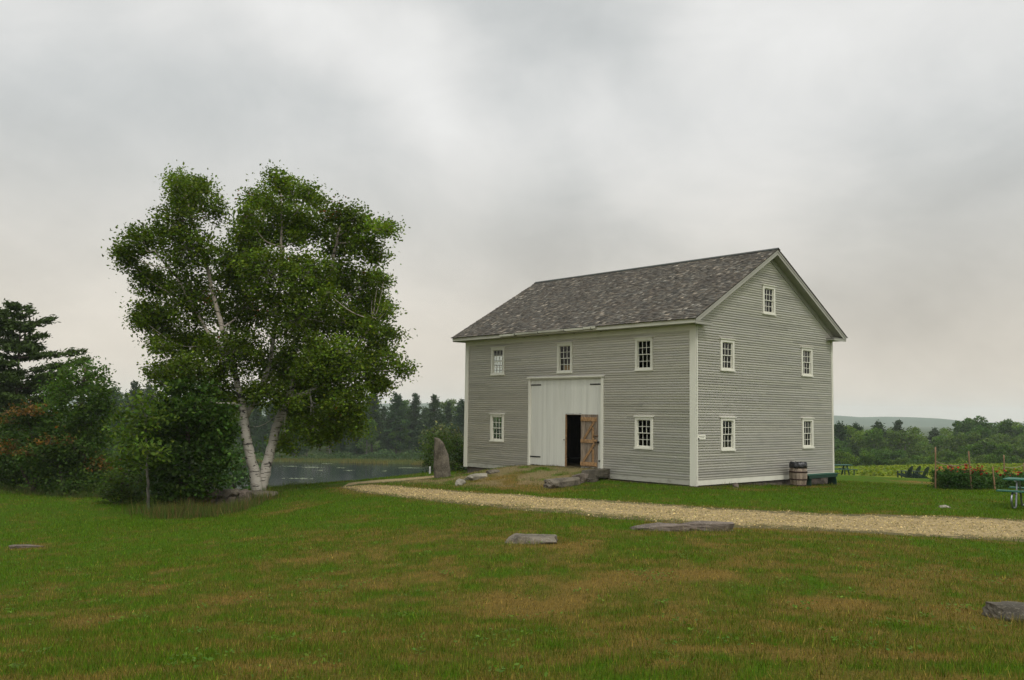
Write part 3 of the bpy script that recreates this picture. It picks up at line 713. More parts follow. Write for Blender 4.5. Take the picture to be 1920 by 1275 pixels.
m.prism([(-OV_E + .03, z_top(-OV_E + .03) - .003), (BW / 2, ZR - .003), (BW + OV_E - .03, z_top(BW + OV_E - .03) - .003), (BW + OV_E - .03, z_top(BW + OV_E - .03) - dk), (BW / 2, ZR - dk), (-OV_E + .03, z_top(-OV_E + .03) - dk)], XR1, XR0, (.04, .035, .03))
# ridge boards
for sgn in (-1, 1):
    m.prism([(BW / 2, ZR + .055), (BW / 2 + sgn * .12, ZR + .055 - .12 * SL), (BW / 2 + sgn * .12, ZR + .03 - .12 * SL), (BW / 2, ZR + .03)], XR1 - .02, XR0 + .02, (.05, .06, .055))
roof = m.build('roof', M['shingle'], barn)
# cornice
Ye, Yb = -.5, 5.30
m = MB(); m.box(XR1 + .03, XR0 - .03, Ye, Ye + .025, Yb, ZE - .012 + .02 * SL, (.97, .97, .97)); m.box(XR1 + .03, XR0 - .03, BW - Ye - .025, BW - Ye, Yb, ZE + .008, (.97, .97, .97))
m.build('fascia', M['white'], roof)
m = MB(); m.box(XR1 + .03, XR0 - .03, Ye + .026, -.001, Yb - .004, Yb + .02); m.box(XR1 + .03, XR0 - .03, BW + .001, BW - Ye - .026, Yb - .004, Yb + .02); m.build('soffit', M['white'], roof)
off = dk + .002
for xo, xi, sg in ((XR0 - .02, XR0 - .05, 1), (XR1 + .02, XR1 + .05, -1)):
    m = MB(); F1, F2 = .105 * SQ, .155 * SQ
    for (xa, xb, t0, t1) in ((xo, xi, off, F2 + off), (xo + sg * .014, xo, off, .06 * SQ + off)):
        for s in (-1, 1):
            e = BW / 2 + OV_E - .035; cut = lambda v, o: (BW / 2 + s * v, ZR - SL * v - o)
            # lower end is cut level with the cornice return
            vb = (ZR - t1 - Yb) / SL; pts = [cut(0, t0), cut(e, t0)]
            pts += [(BW / 2 + s * e, Yb), (BW / 2 + s * vb, Yb)] if vb < e else [(BW / 2 + s * e, ZR - SL * e - t1)]
            pts += [cut(0, t1)]
            m.prism(pts, xb, xa)
    m.build('rake_board', M['white'], roof)
    m = MB(); wall_x = 0 if sg > 0 else -BL
    for s in (-1, 1):
        o0, o1 = .125 * SQ, .14 * SQ; e = (ZR - o1 - Yb - .01) / SL
        m.prism([(BW / 2, ZR - o0), (BW / 2 + s * e, ZR - SL * e - o0), (BW / 2 + s * e, ZR - SL * e - o1), (BW / 2, ZR - o1)], wall_x + sg * .001, xi)
    m.build('rake_soffit', M['white'], roof)
    m = MB()
    for s in (-1, 1):
        o0, o1 = .142 * SQ, .30 * SQ; e0 = (ZR - o0 - Yb - .03) / SL; e1 = (ZR - o1 - Yb - .03) / SL
        m.prism([(BW / 2, ZR - o0), (BW / 2 + s * e0, ZR - SL * e0 - o0), (BW / 2 + s * e1, ZR - SL * e1 - o1), (BW / 2, ZR - o1)], wall_x + sg * .001, wall_x + sg * .05)
    m.build('rake_frieze', M['white'], roof)
    for s in (-1, 1):       # short cornice returns
        m = MB(); y0, y1 = (-.495, .42) if s < 0 else (BW - .42, BW + .495)
        m.box(wall_x + sg * .002, xo - sg * .004, max(y0, -.47) if s < 0 else y0, y1 if s < 0 else min(y1, BW + .47), Yb - .006, Yb + .035)
        m.box(xo - sg * .03, xo - sg * .002, y0, y1, Yb - .03, Yb + .06); m.box(wall_x + sg * .002, xo + sg * .01, y0 + .03 if s > 0 else y0 + .06, y1 - .03, Yb + .061, Yb + .078)
        m.build('cornice_return', M['white'], roof)
# broken wooden gutter on the long eave
m = MB()
for (s0, s1, dz, k) in ((8.35, 9.22, -.02, 1.25), (7.0, 8.34, 0, .95), (5.6, 6.98, .004, 1.0), (4.6, 5.58, -.004, 1.15), (3.98, 4.58, .012, 1.3)):
    m.box(-s0, -s1, -.575, -.501, 5.345 + dz, 5.36 + dz, (k * .9,) * 3); m.box(-s0, -s1, -.59, -.576, 5.345 + dz, 5.425 + dz, (k, k, k * .95), None, .004)
gut = m.build('gutter', M['skirt'], roof)
for s in (8.3, 6.97, 5.55, 4.2): m = MB(); m.beam((-s, -.588, 5.34), (-s + .04, -.05, 5.285), .02, .012); m.box(-s - .012, -s + .012, -.597, -.592, 5.33, 5.41); m.build('gutter_bracket', M['iron'], roof)
# box behind the middle window, information sign by the corner
def lb(p): u, v, z = p; x, y = from_uv(u, v); return (x, y, z)
bx = empty('wooden_box', lb((6.0, .28, 2.951)), -TH, label='tan wooden box behind the lower panes of the window above the big door', cat='box')
m = MB(); m.box(-.24, .28, -.15, .2, 0, 1.17, (1, 1, 1), None, .01); m.build('crate_body', M['tan_wood'], bx)
sg = empty('sign', lb((0, .262, 1.50)), -TH, label='small white notice board on the gable wall beside the white corner board', cat='sign')
m = MB(); m.box(.026, .04, -.20, .215, 0, .148, (1.15, 1.15, 1.15), None, .003); m.build('sign_board', M['white'], sg)
rt = random.Random(2)
for zz, a, b in ((.105, -.13, .16), (.055, -.06, .14)):
    y = a; m = MB()
    while y < b: L = rt.uniform(.008, .03); m.box(.0402, .0415, y, min(y + L, b), zz - .008, zz + .010); y += L + rt.uniform(.006, .012)
    m.build('lettering', M['iron'], sg)
m = MB(); m.box(.04, .075, -.205, -.17, .0, .05, (1, 1, 1), None, .006); m.build('bracket', M['iron'], sg)

# ---------------------------------------------------------------- vegetation
def leaf_quads(P, size, rng, col, asp=.62, flat=.35, var=.22, huevar=.12):
    """diamond leaves at P with random orientation; col (3,) or (n,3) base colour"""
    n = len(P); a = rng.normal(size=(n, 3)); a /= np.linalg.norm(a, axis=1)[:, None]
    nrm = rng.normal(size=(n, 3)); nrm[:, 2] = np.abs(nrm[:, 2]) + flat; nrm /= np.linalg.norm(nrm, axis=1)[:, None]
    a -= (a * nrm).sum(1)[:, None] * nrm; a /= np.linalg.norm(a, axis=1)[:, None] + 1e-9; b = np.cross(nrm, a)
    s = (size * rng.uniform(.65, 1.3, n))[:, None]
    V = np.stack([P - a * s * .5, P + b * s * asp * .5 - a * s * .08, P + a * s * .5, P - b * s * asp * .5 - a * s * .08], 1).reshape(-1, 3)
    F = np.arange(4 * n).reshape(n, 4)
    c = np.broadcast_to(np.asarray(col, float), (n, 3)) * np.exp(rng.normal(0, var, n))[:, None]
    c = c * np.stack([np.exp(rng.normal(0, huevar, n)), np.ones(n), np.exp(rng.normal(0, huevar, n))], 1)
    return V, F, np.repeat(np.clip(c, 0, 1), 4, axis=0)
def catmull(P, n):
    P = [np.array(p, float) for p in P]; P = [2 * P[0] - P[1]] + P + [2 * P[-1] - P[-2]]; out = []
    for i in range(1, len(P) - 2):
        for k in range(n):
            t = k / n; out.append(.5 * ((2 * P[i]) + (P[i + 1] - P[i - 1]) * t + (2 * P[i - 1] - 5 * P[i] + 4 * P[i + 1] - P[i + 2]) * t * t + (-P[i - 1] + 3 * P[i] - 3 * P[i + 1] + P[i + 2]) * t ** 3))
    out.append(P[-2]); return np.array(out)
def grow_tree(name, base, stems, lobes, seed, leaf=.085, nleaf=1300, col=(.045, .10, .014), bark=None, clus=.17, droop=.3, autumn=0., tk=1., kw_z=-9., **kw):
    """stems: polylines [(point, radius)...]; lobes: (centre, rx, ry, rz). Everything in world space; parts are made relative to base"""
    rng = np.random.default_rng(seed); base = np.array(base, float)
    root = empty(name, tuple(base), **kw)
    tm = MB(); nodes = []
    for st in stems:
        P = catmull([p for p, r in st], 6); rr_ = np.interp(np.linspace(0, len(st) - 1, len(P)), range(len(st)), [r * tk for p, r in st])
        P[1:-1] += rng.normal(0, .012, (len(P) - 2, 3))
        tm.tube([tuple(p - base) for p in P], list(rr_), 12)
        nodes += [(p, r) for p, r in zip(P, rr_)]
    tm.build('trunk', bark, root, True)
    NP = np.array([p for p, r in nodes]); NR = np.array([r for p, r in nodes])
    bm = MB(); LP = []; LC = []
    order = sorted(range(len(lobes)), key=lambda i: min(np.linalg.norm(NP - np.array(lobes[i][0]), axis=1)))
    zmin = max(base[2] + kw_z, -99)
    for oi in order:
        c, rx, ry, rz = lobes[oi][:4]; c = np.array(c, float)
        d = NP - c; dist = np.linalg.norm(d, axis=1) + np.clip(d[:, 2] + .35 * np.hypot(d[:, 0], d[:, 1]), 0, None) * np.where(d[:, 2] > 0, 1.2, 1.8) + (NR < .018) * 2 + (NP[:, 2] < zmin) * 50
        k = dist.argmin(); p0 = NP[k]; L = np.linalg.norm(c - p0)
        if L > .25:
            r0 = min(NR[k] * .7, .016 + .013 * L); mid = (p0 + c) / 2 + np.array([0, 0, -.10 * L]) + rng.normal(0, .05 * L, 3)
            P = catmull([p0, mid, c], 5); R = np.linspace(r0, max(.010, r0 * .35), len(P))
            bm.tube([tuple(p - base) for p in P], list(R), 6); NP = np.vstack([NP, P[2:]]); NR = np.concatenate([NR, R[2:]])
        vol = (rx * ry * rz) ** (1 / 3); K = max(5, int(nleaf * (vol / .9) ** 2 / 24))
        u = rng.normal(size=(K, 3)); u /= np.linalg.norm(u, axis=1)[:, None]; q = u * (rng.uniform(.05, 1.05, K) ** .42)[:, None]
        cl = c + q * np.array([rx, ry, rz])
        for p in cl[: max(4, K // 3)]:
            m_ = (c + p) / 2 + rng.normal(0, .06, 3); bm.tube([tuple(c - base), tuple(m_ - base), tuple(p - base)], [.011, .007, .003], 4, cap=False)
        n = rng.poisson(24, K); idx = np.repeat(np.arange(K), n); cs = clus * rng.uniform(.7, 1.5, K)
        g = rng.normal(size=(len(idx), 3)) * cs[idx][:, None] * np.array([1.15, 1.15, .8]); g[:, 2] -= droop * np.abs(g[:, 0] * 0 + rng.normal(0, .12, len(idx)))
        LP.append(cl[idx] + g)
        cc = np.array(col) * np.exp(rng.normal(0, .17)) * np.exp(rng.normal(0, .24, K))[idx][:, None]
        if len(lobes[oi]) > 4 and lobes[oi][4]: tm_ = (rng.random(K) < .75)[idx] & (g[:, 2] + (cl[idx] - c)[:, 2] > -.1 * rz); cc[tm_] = cc[tm_] * .3 + np.array([.105, .048, .014]) * np.exp(rng.normal(0, .3, tm_.sum()))[:, None]
        if autumn:
            am = (rng.random(K) < autumn)[idx] & (rng.random(len(idx)) < .6); cc[am] = np.array([.13, .055, .012])
        LC.append(np.broadcast_to(cc, (len(idx), 3)))
    if len(bm.v): bm.build('branches', bark, root, True)
    V, F, C = leaf_quads(np.vstack(LP) - base, leaf, rng, np.vstack(LC))
    link('crown', np_mesh('crown', V, F, C), M['leaf'], root)
    return root
def lobes_px(L, D, seed, spread=1., dsz=.9):
    rng = np.random.default_rng(seed); out = []
    cx = np.mean([l[0] for l in L]); hw = max(abs(l[0] - cx) for l in L) + 1
    for l in L:
        k = 1 - (abs(l[0] - cx) / hw) ** 2 * .75
        dd = D + rng.uniform(-1, 1) * spread * k + (l[4] if len(l) > 4 else 0); s = dd / F_PX
        out.append((at(l[0], l[1], dd), l[2] * s, (l[2] + l[3]) / 2 * s * dsz, l[3] * s, len(l) > 5 and l[5]))
    return out
def stem_px(L, D, doff=0.):
    n = len(L); return [(at(px, py, D + doff * i / max(1, n - 1)), rp / F_PX * D) for i, (px, py, rp) in enumerate(L)]

# the birch clump
D = 31.5
BL_ = [(345, 345, 26, 22), (350, 375, 40, 26), (385, 350, 14, 12), (330, 415, 45, 34), (402, 392, 20, 30), (270, 448, 42, 30), (240, 482, 22, 22), (355, 465, 60, 42), (290, 525, 42, 34), (268, 585, 24, 32), (300, 600, 44, 40),
       (292, 640, 20, 14), (360, 560, 60, 50), (350, 640, 50, 36), (430, 500, 50, 50), (518, 340, 34, 22), (548, 362, 30, 26), (480, 372, 30, 20), (464, 402, 22, 24), (470, 440, 50, 40), (530, 420, 45, 40), (592, 378, 20, 24), (575, 425, 42, 38),
       (500, 510, 60, 48), (575, 515, 60, 50), (635, 398, 26, 22), (668, 412, 34, 26), (640, 450, 50, 40), (705, 428, 22, 14), (728, 430, 10, 8), (690, 465, 32, 26), (715, 482, 16, 14), (640, 530, 55, 45), (700, 528, 26, 20), (720, 525, 12, 10),
       (700, 570, 34, 28), (722, 578, 12, 18), (650, 600, 60, 45), (705, 625, 32, 28), (728, 668, 20, 18), (752, 695, 12, 20), (700, 670, 45, 32), (640, 670, 60, 45), (700, 715, 26, 18), (560, 600, 70, 60), (600, 690, 60, 40), (650, 745, 45, 30), (560, 730, 50, 34), (460, 580, 70, 50),
       (440, 660, 70, 45), (540, 680, 70, 50), (350, 690, 50, 26), (305, 695, 24, 18), (390, 720, 50, 30), (600, 735, 56, 34), (640, 775, 40, 24), (668, 800, 18, 20), (590, 800, 50, 30), (560, 770, 45, 35), (500, 735, 50, 32), (430, 745, 40, 25), (420, 790, 24, 24, 1.5), (530, 830, 22, 18, 1.5), (625, 815, 25, 20)]
_rl = random.Random(44); _big = list(BL_)
while len(BL_) < len(_big) + 62:
    l = _rl.choice(_big); a = _rl.uniform(0, 6.28); q = _rl.uniform(.35, 1.12)
    BL_.append((l[0] + l[2] * q * math.cos(a), l[1] + l[3] * q * math.sin(a), _rl.uniform(11, 24), _rl.uniform(11, 22)))
BL_ = [(l[0], l[1], l[2] * .90, l[3] * 1.0) + tuple(l[4:]) for l in BL_]
st1 = stem_px([(483, 922, 15), (476, 880, 13), (468, 850, 12.2), (459, 800, 11), (456, 768, 9.5), (446, 725, 8), (428, 660, 7), (404, 570, 5.5), (382, 480, 4), (362, 420, 3), (346, 350, 1.5)], D, -.5)
st1b = stem_px([(457, 790, 7), (474, 758, 6.5), (500, 700, 5.5), (515, 620, 5), (524, 540, 4.5), (528, 450, 3.5), (528, 380, 2.3), (520, 335, 1.2)], D, .5)
st2 = stem_px([(487, 920, 15.5), (497, 888, 13.5), (506, 850, 12.2), (519, 800, 11), (533, 760, 10), (556, 700, 8.5), (585, 640, 7), (612, 560, 5.5), (625, 480, 4), (640, 410, 2)], D + .25, .8)
st2b = stem_px([(540, 748, 7), (580, 735, 5.5), (625, 700, 4.5), (670, 650, 3.5), (700, 600, 2)], D + .4, -.8)
st1c = stem_px([(455, 772, 5), (440, 757, 3.5), (418, 757, 3), (385, 748, 2.6), (350, 735, 2), (330, 715, 1.4)], D - .1, -1.2)
st1d = stem_px([(430, 668, 5), (400, 640, 4), (360, 570, 3), (330, 520, 2.2), (290, 470, 1.4)], D, -1.)
bb = at(484, 921, D); bb[2] = gz(bb[0], bb[1]) - .05
for s in (st1, st2): s[0] = (np.array([s[0][0][0], s[0][0][1], bb[2]]), s[0][1])
grow_tree('birch_tree', bb, [st1, st2, st1b, st2b, st1c, st1d], lobes_px(BL_, D, 4, 2.2), 11, leaf=.112, nleaf=4700, col=(.084, .130, .010), bark=M['birch'], clus=.14, autumn=.008, tk=.74, kw_z=3.0,
          label='big two-stemmed white birch tree on the bank above the pond, left of the barn', cat='tree')

# trees and shrubs of the left thicket
def px_tree(name, D, stem, lobes, seed, label, cat, bark='bark', spread=1.5, **kw):
    s = [stem_px(q, D) for q in (stem if isinstance(stem[0], list) else [stem])]
    b = s[0][0][0].copy(); b[2] = gz(b[0], b[1]) - .04; s[0][0] = (b, s[0][0][1])
    return grow_tree(name, b, s, lobes_px(lobes, D, seed, spread), seed, bark=M[bark], label=label, cat=cat, **kw)
px_tree('maple_tree', 38, [(142, 925, 5), (148, 870, 4.5), (150, 800, 4), (155, 740, 3), (160, 690, 1.5)],
        [(158, 684, 24, 14), (128, 700, 18, 16), (180, 702, 22, 20), (155, 715, 42, 24), (112, 730, 26, 22), (190, 732, 24, 26), (150, 755, 55, 28), (195, 765, 18, 24), (95, 762, 26, 20), (165, 795, 46, 30), (120, 800, 40, 26), (185, 820, 24, 30)],
        31, 'slender young maple with fresh green foliage rising between the dark pine and the birch', 'tree', leaf=.14, nleaf=1700, col=(.052, .098, .014), clus=.15)
px_tree('chestnut_sapling', 28.8, [(278, 948, 3.0), (277, 900, 2.4), (274, 850, 1.9), (272, 790, 1.4), (268, 750, .8)],
        [(262, 752, 22, 12), (290, 742, 26, 14), (240, 778, 24, 14), (275, 780, 36, 20), (228, 805, 14, 10), (250, 820, 34, 20), (285, 825, 30, 22), (240, 855, 24, 16), (268, 868, 28, 18, -.5), (285, 850, 26, 18, -.6), (272, 838, 26, 16, -.6), (262, 800, 26, 16, -.5)],
        32, 'small thin-trunked tree with loose yellow-green leaves left of the dense dark bush', 'tree', bark='bark_grey', leaf=.15, nleaf=1500, col=(.070, .115, .014), clus=.17)
px_tree('dense_bush', 29.6, [[(352, 955, 5), (350, 900, 5), (352, 840, 4), (352, 770, 3), (350, 730, 1.5)], [(356, 950, 4), (385, 880, 3), (392, 820, 2)]],
        [(345, 725, 34, 20), (385, 735, 26, 18), (322, 752, 34, 24), (365, 770, 60, 28), (305, 790, 36, 28), (400, 790, 40, 30), (345, 815, 60, 34), (295, 838, 34, 30), (408, 835, 34, 30), (425, 810, 16, 18), (355, 860, 60, 34), (410, 872, 30, 26), (300, 885, 30, 28), (345, 905, 56, 30), (395, 905, 30, 22), (320, 930, 30, 18), (365, 935, 34, 18)],
        33, 'dense dark green bush under the left side of the birch, taller than a person', 'bush', leaf=.14, nleaf=2600, col=(.036, .072, .010), clus=.13, spread=1.0)
px_tree('hydrangea_bush', 31, [(228, 940, 3), (230, 900, 2)],
        [(205, 900, 24, 22), (235, 888, 28, 16), (262, 900, 24, 20), (222, 925, 34, 18), (250, 928, 30, 18), (196, 930, 16, 14), (270, 935, 16, 12)],
        34, 'low rounded bush with pale flower heads at the foot of the thin-trunked tree', 'bush', leaf=.11, nleaf=2200, col=(.055, .09, .014), clus=.14, spread=.6)
px_tree('sumac_bush', 38, [[(60, 928, 4), (70, 880, 3.5), (62, 830, 2.5), (55, 790, 1.5)], [(64, 925, 3), (40, 880, 2.5), (20, 840, 1.5)]],
        [(50, 778, 40, 14, 0, 1), (20, 792, 26, 16, 0, 1), (85, 790, 30, 16), (35, 825, 44, 26), (85, 825, 34, 24), (10, 850, 26, 22, 0, 1), (62, 862, 44, 26), (22, 890, 34, 26), (75, 895, 40, 22)],
        35, 'wide sumac bush with orange-brown tips at the left edge of the lawn', 'bush', leaf=.14, nleaf=2400, col=(.040, .075, .014), clus=.2, autumn=.01, spread=1.5)
px_tree('sumac_bush', 36.5, [[(120, 932, 4), (115, 890, 3), (100, 850, 2.5), (85, 835, 1.5)], [(123, 930, 3), (150, 880, 2.5), (165, 850, 1.5)]],
        [(95, 832, 38, 14, 0, 1), (135, 840, 32, 20), (165, 850, 28, 24), (60, 852, 26, 14, 0, 1), (112, 868, 40, 22), (160, 885, 34, 24), (190, 880, 16, 26, 0, 1), (100, 902, 40, 20), (140, 912, 40, 18), (178, 915, 22, 16)],
        36, 'lower sumac bush with bare twigs, in front of the slender young maple', 'bush', leaf=.14, nleaf=2600, col=(.042, .076, .013), clus=.19, autumn=.01, spread=1.)
px_tree('lilac_bush', 42, [(828, 905, 4), (828, 860, 3), (826, 830, 2)],
        [(812, 818, 16, 10), (832, 822, 24, 12), (858, 836, 22, 14), (806, 842, 16, 16), (832, 848, 32, 20), (866, 860, 20, 20), (812, 868, 18, 16), (842, 880, 34, 18), (880, 850, 20, 24), (882, 882, 18, 18)],
        37, 'rounded green bush behind the tall standing stone at the barn corner', 'bush', leaf=.10, nleaf=2400, col=(.045, .080, .012), clus=.16, spread=1.2)
px_tree('willow_bush', 62, [(835, 860, 3), (833, 820, 2)], [(820, 812, 22, 14), (850, 815, 18, 12), (836, 835, 30, 20), (805, 828, 12, 12)],
        38, 'greyish green shrub further down the slope, showing above the bush by the standing stone', 'bush', leaf=.2, nleaf=500, col=(.085, .10, .045), clus=.3, spread=1.)
for k, (px, py, Dd, s, lab_) in enumerate([(440, 880, 60, 1., 'pale green bush on the pond bank between the dark bush and the birch trunks'), (232, 880, 70, 1.2, 'broad soft-green tree low on the pond bank left of the dense dark bush')]):
    px_tree('bank_tree' if k else 'alder_bush', Dd, [(px, py + 40, 4), (px, py, 3)], [(px + a * s, py + b * s, 26 * s, 20 * s) for a, b in ((-20, -20), (10, -34), (24, -10), (-26, 10), (4, 0), (20, 20), (-6, 26))],
            50 + k, lab_, 'bush' if k == 0 else 'tree', leaf=.26, nleaf=330, col=(.05, .095, .03), clus=.4, spread=1.5)

# tall ragged pine at the left edge
def conifer_mesh(seed, H, Rb, nw, needle, nb, spray, col, ragged=.35, base=.12, droop=.12, top_pow=1., tuft=16):
    rng = np.random.default_rng(seed); bm = MB(); LP = []; LD = []
    lean = rng.normal(0, .012, 2) * H
    ctr = lambda t: np.array([lean[0] * t ** 2, lean[1] * t ** 2, H * t])
    bm.tube([tuple(ctr(t)) for t in np.linspace(0, 1, 9)], list(np.linspace(H * .017, .012, 9)), 7)
    for wv_ in range(nw):
        t = base + (1 - base) * ((wv_ + rng.uniform(-.3, .3)) / nw); t = min(max(t, base * .8), .985); Lw = Rb * (1 - (t - base) / (1 - base)) ** top_pow + .10 * Rb * .6
        for b in range(rng.integers(nb - 1, nb + 2)):
            az = rng.uniform(0, 2 * math.pi); L = Lw * (1 + rng.uniform(-ragged, ragged * .8)); p0 = ctr(t)
            if L < .15: L = .15
            up = rng.uniform(.0, .25) + .5 * max(0, t - .7)
            pts = [p0 + np.array([math.cos(az), math.sin(az), 0]) * L * q + np.array([0, 0, L * (up * q - droop * 2 * q * q + droop * 1.6 * q ** 3)]) for q in np.linspace(0, 1, 5)]
            bm.tube([tuple(p) for p in pts], list(np.linspace(max(.012, L * .016), .005, 5)), 4, cap=False)
            n = max(3, int(L / spray * 3.2))
            for q in rng.uniform(.22, 1.02, n):
                i = min(int(q * 4), 3); f = q * 4 - i; p = pts[i] * (1 - f) + pts[min(i + 1, 4)] * f
                side = rng.normal(0, .22) * L * (1.05 - q) + rng.normal(0, .03)
                p = p + np.array([-math.sin(az), math.cos(az), 0]) * side
                g = rng.normal(size=(tuft, 3)) * spray * np.array([.45, .45, .30]); LP.append(p + g)
                d = np.array([math.cos(az), math.sin(az), .35]) + rng.normal(0, .6, (tuft, 3)); LD.append(d)
    P = np.vstack(LP); Dd = np.vstack(LD); Dd /= np.linalg.norm(Dd, axis=1)[:, None]; n = len(P)
    up = rng.normal(size=(n, 3)); s = np.cross(Dd, up); s /= np.linalg.norm(s, axis=1)[:, None]; ln = needle * rng.uniform(.6, 1.3, n)[:, None]
    V = np.stack([P - Dd * ln * .5, P + s * ln * .17, P + Dd * ln * .5, P - s * ln * .17], 1).reshape(-1, 3); F = np.arange(4 * n).reshape(n, 4)
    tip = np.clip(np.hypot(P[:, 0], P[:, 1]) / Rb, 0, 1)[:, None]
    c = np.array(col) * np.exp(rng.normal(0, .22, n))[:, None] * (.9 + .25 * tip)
    tr = np_mesh('trunk', np.array(bm.v), bm.f, np.array(bm.c)); tr.materials.append(M['bark'])
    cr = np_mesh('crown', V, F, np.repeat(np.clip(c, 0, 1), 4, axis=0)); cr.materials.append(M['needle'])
    return tr, cr
def plant_tree(name, meshes, x, y, z, rz, s, **kw):
    r = empty(name, (x, y, z), rz, **kw); r.scale = (s, s, s)
    for nm, me_ in zip(('trunk', 'crown'), meshes): link(nm, me_, None, r)
    return r
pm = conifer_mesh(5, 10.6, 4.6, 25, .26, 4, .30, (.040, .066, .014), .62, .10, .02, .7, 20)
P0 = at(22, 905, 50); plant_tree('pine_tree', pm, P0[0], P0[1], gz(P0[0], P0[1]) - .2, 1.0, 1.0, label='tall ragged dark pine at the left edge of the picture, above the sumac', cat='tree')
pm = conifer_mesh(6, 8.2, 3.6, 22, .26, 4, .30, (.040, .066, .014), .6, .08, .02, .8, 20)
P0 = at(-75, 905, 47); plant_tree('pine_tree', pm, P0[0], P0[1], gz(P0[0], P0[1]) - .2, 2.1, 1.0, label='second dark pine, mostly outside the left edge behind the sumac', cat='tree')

# ---------------------------------------------------------------- far woods
def broad_mesh(seed, H, W, col, n=5200, leaf=.42, lobesn=26):
    rng = np.random.default_rng(seed); bm = MB(); h0 = H * rng.uniform(.12, .2)
    top = np.array([rng.normal(0, .4), rng.normal(0, .4), H * .8]); bm.tube([(0, 0, -.5), (top[0] * .2, top[1] * .2, H * .35), tuple(top)], [H * .018, H * .014, .04], 7)
    LP = []; LCc = []
    for k in range(lobesn):
        t = rng.uniform(.0, 1.) ** .8; z = h0 + (H - h0) * (.08 + .86 * t); pr = math.sin(math.pi * (.18 + .75 * t)) ** .7
        az = rng.uniform(0, 2 * math.pi); rad = W / 2 * pr * rng.uniform(.15, .95)
        c = np.array([math.cos(az) * rad, math.sin(az) * rad, z]); r = W * rng.uniform(.12, .22) * (1.1 - .4 * t)
        bm.tube([(0, 0, max(h0, z - rad * 1.1)), tuple(c)], [.07, .02], 4, cap=False)
        m_ = int(n / lobesn); u = rng.normal(size=(m_, 3)); u /= np.linalg.norm(u, axis=1)[:, None]; u[:, 2] = u[:, 2] * .75 + .12
        u *= (rng.uniform(.25, 1.08, m_) ** .5)[:, None]; LP.append(c + u * r); LCc.append(np.broadcast_to(np.array(col) * np.exp(rng.normal(0, .16)), (m_, 3)))
    V, F, C = leaf_quads(np.vstack(LP), leaf, rng, np.vstack(LCc), .8, .5, .25, .1)
    tr = np_mesh('trunk', np.array(bm.v), bm.f, np.array(bm.c)); tr.materials.append(M['bark_grey'])
    cr = np_mesh('crown', V, F, C); cr.materials.append(M['leaf']); return tr, cr
CONS = [conifer_mesh(100 + k, 16, 3.3 + .5 * (k % 3), 22, .75, 4, .85, (.024 + .005 * (k % 2), .052, .015), .42, .26 if k % 2 else .14, .10, .8, 8) for k in range(4)]
BRDS = [broad_mesh(200 + k, 14, 9 + (k % 3), [(.066, .124, .016), (.050, .104, .018), (.088, .146, .014), (.056, .114, .012), (.072, .118, .022)][k]) for k in range(5)]
rw = random.Random(77)
def wood(n, pxr, dr, kinds, name_c, name_b, group, labels, topy=None, hs=(.85, 1.1)):
    """plant n trees spread over the pixel range pxr and distance range dr"""
    out = []
    for k in range(n):
        px = pxr[0] + (pxr[1] - pxr[0]) * (k + rw.uniform(-.35, .35)) / max(1, n - 1); D_ = rw.uniform(*dr); p = at(px, 870, D_); z = gz(p[0], p[1]) - .3
        con = rw.random() < kinds; s = rw.uniform(*hs)
        if topy:
            tz = at(px, topy(px) + rw.gauss(0, 5), D_)[2]; s = (tz - z) / (16 if con else 14) * rw.uniform(.9, 1.04)
        lb_, nm = (labels[0], name_c) if con else (labels[1], name_b)
        out.append(plant_tree(nm, rw.choice(CONS) if con else rw.choice(BRDS), p[0], p[1], z, rw.uniform(0, 6.28), s, label=lb_, cat='tree', group=group[0] if con else group[1]))
    return out
G1 = ('pines on the far shore of the pond', 'leafy trees on the far shore of the pond'); L1_ = ('dark pine among many on the far shore of the pond', 'green leafy tree among pines on the far shore of the pond')
tl = lambda px: np.interp(px, [150, 210, 290, 420, 560, 690, 740, 800, 870, 920], [732, 730, 732, 742, 748, 748, 752, 757, 757, 760])
wood(20, (160, 905), (232, 248), .7, 'far_pine', 'far_leafy_tree', G1, L1_, lambda x: tl(x) - 4)
wood(18, (170, 900), (220, 230), .6, 'far_pine', 'far_leafy_tree', G1, L1_, lambda x: tl(x) + 12)
wood(17, (430, 905), (213, 219), .55, 'far_pine', 'far_leafy_tree', G1, L1_, lambda x: tl(x) + 36)
wood(22, (300, 760), (250, 262), .6, 'far_pine', 'far_leafy_tree', G1, L1_, lambda x: tl(x) + 2)
wood(9, (150, 330), (150, 190), .3, 'far_pine', 'far_leafy_tree', G1, L1_, lambda x: 770)
for px, py, D_, lab_ in [(700, 738, 222, 'pointed pine top rising above the far shore right of the birch'), (745, 734, 218, 'tallest pine on the far shore, between the birch and the barn'), (778, 738, 228, 'narrow pine right of the tallest one on the far shore'),
                         (813, 741, 214, 'broad layered pine on the far shore left of the barn'), (841, 754, 236, 'short distant pine top next to the barn wall'), (868, 748, 220, 'pine half hidden by the left corner of the barn'),
                         (253, 716, 205, 'pine with jagged crown seen between the maple and the birch'), (212, 728, 212, 'dark rounded pine just right of the young maple'), (278, 722, 220, 'pine showing beside the left crown of the birch')]:
    p = at(px, py, D_); z = gz(p[0], p[1]) - .3
    plant_tree('far_pine', CONS[rw.randrange(4)], p[0], p[1], z, rw.uniform(0, 6), (p[2] - z) / 16, label=lab_, cat='tree')
G2 = ('pines in the woods beyond the field', 'leafy trees in the woods beyond the field'); L2_ = ('dark pine among the leafy woods beyond the field, right of the barn', 'green leafy tree among many in the woods beyond the field, right of the barn')
tr_ = lambda px: np.interp(px, [1500, 1560, 1640, 1700, 1740, 1790, 1840, 1880, 1920, 2000], [797, 799, 798, 801, 803, 800, 796, 793, 794, 792])
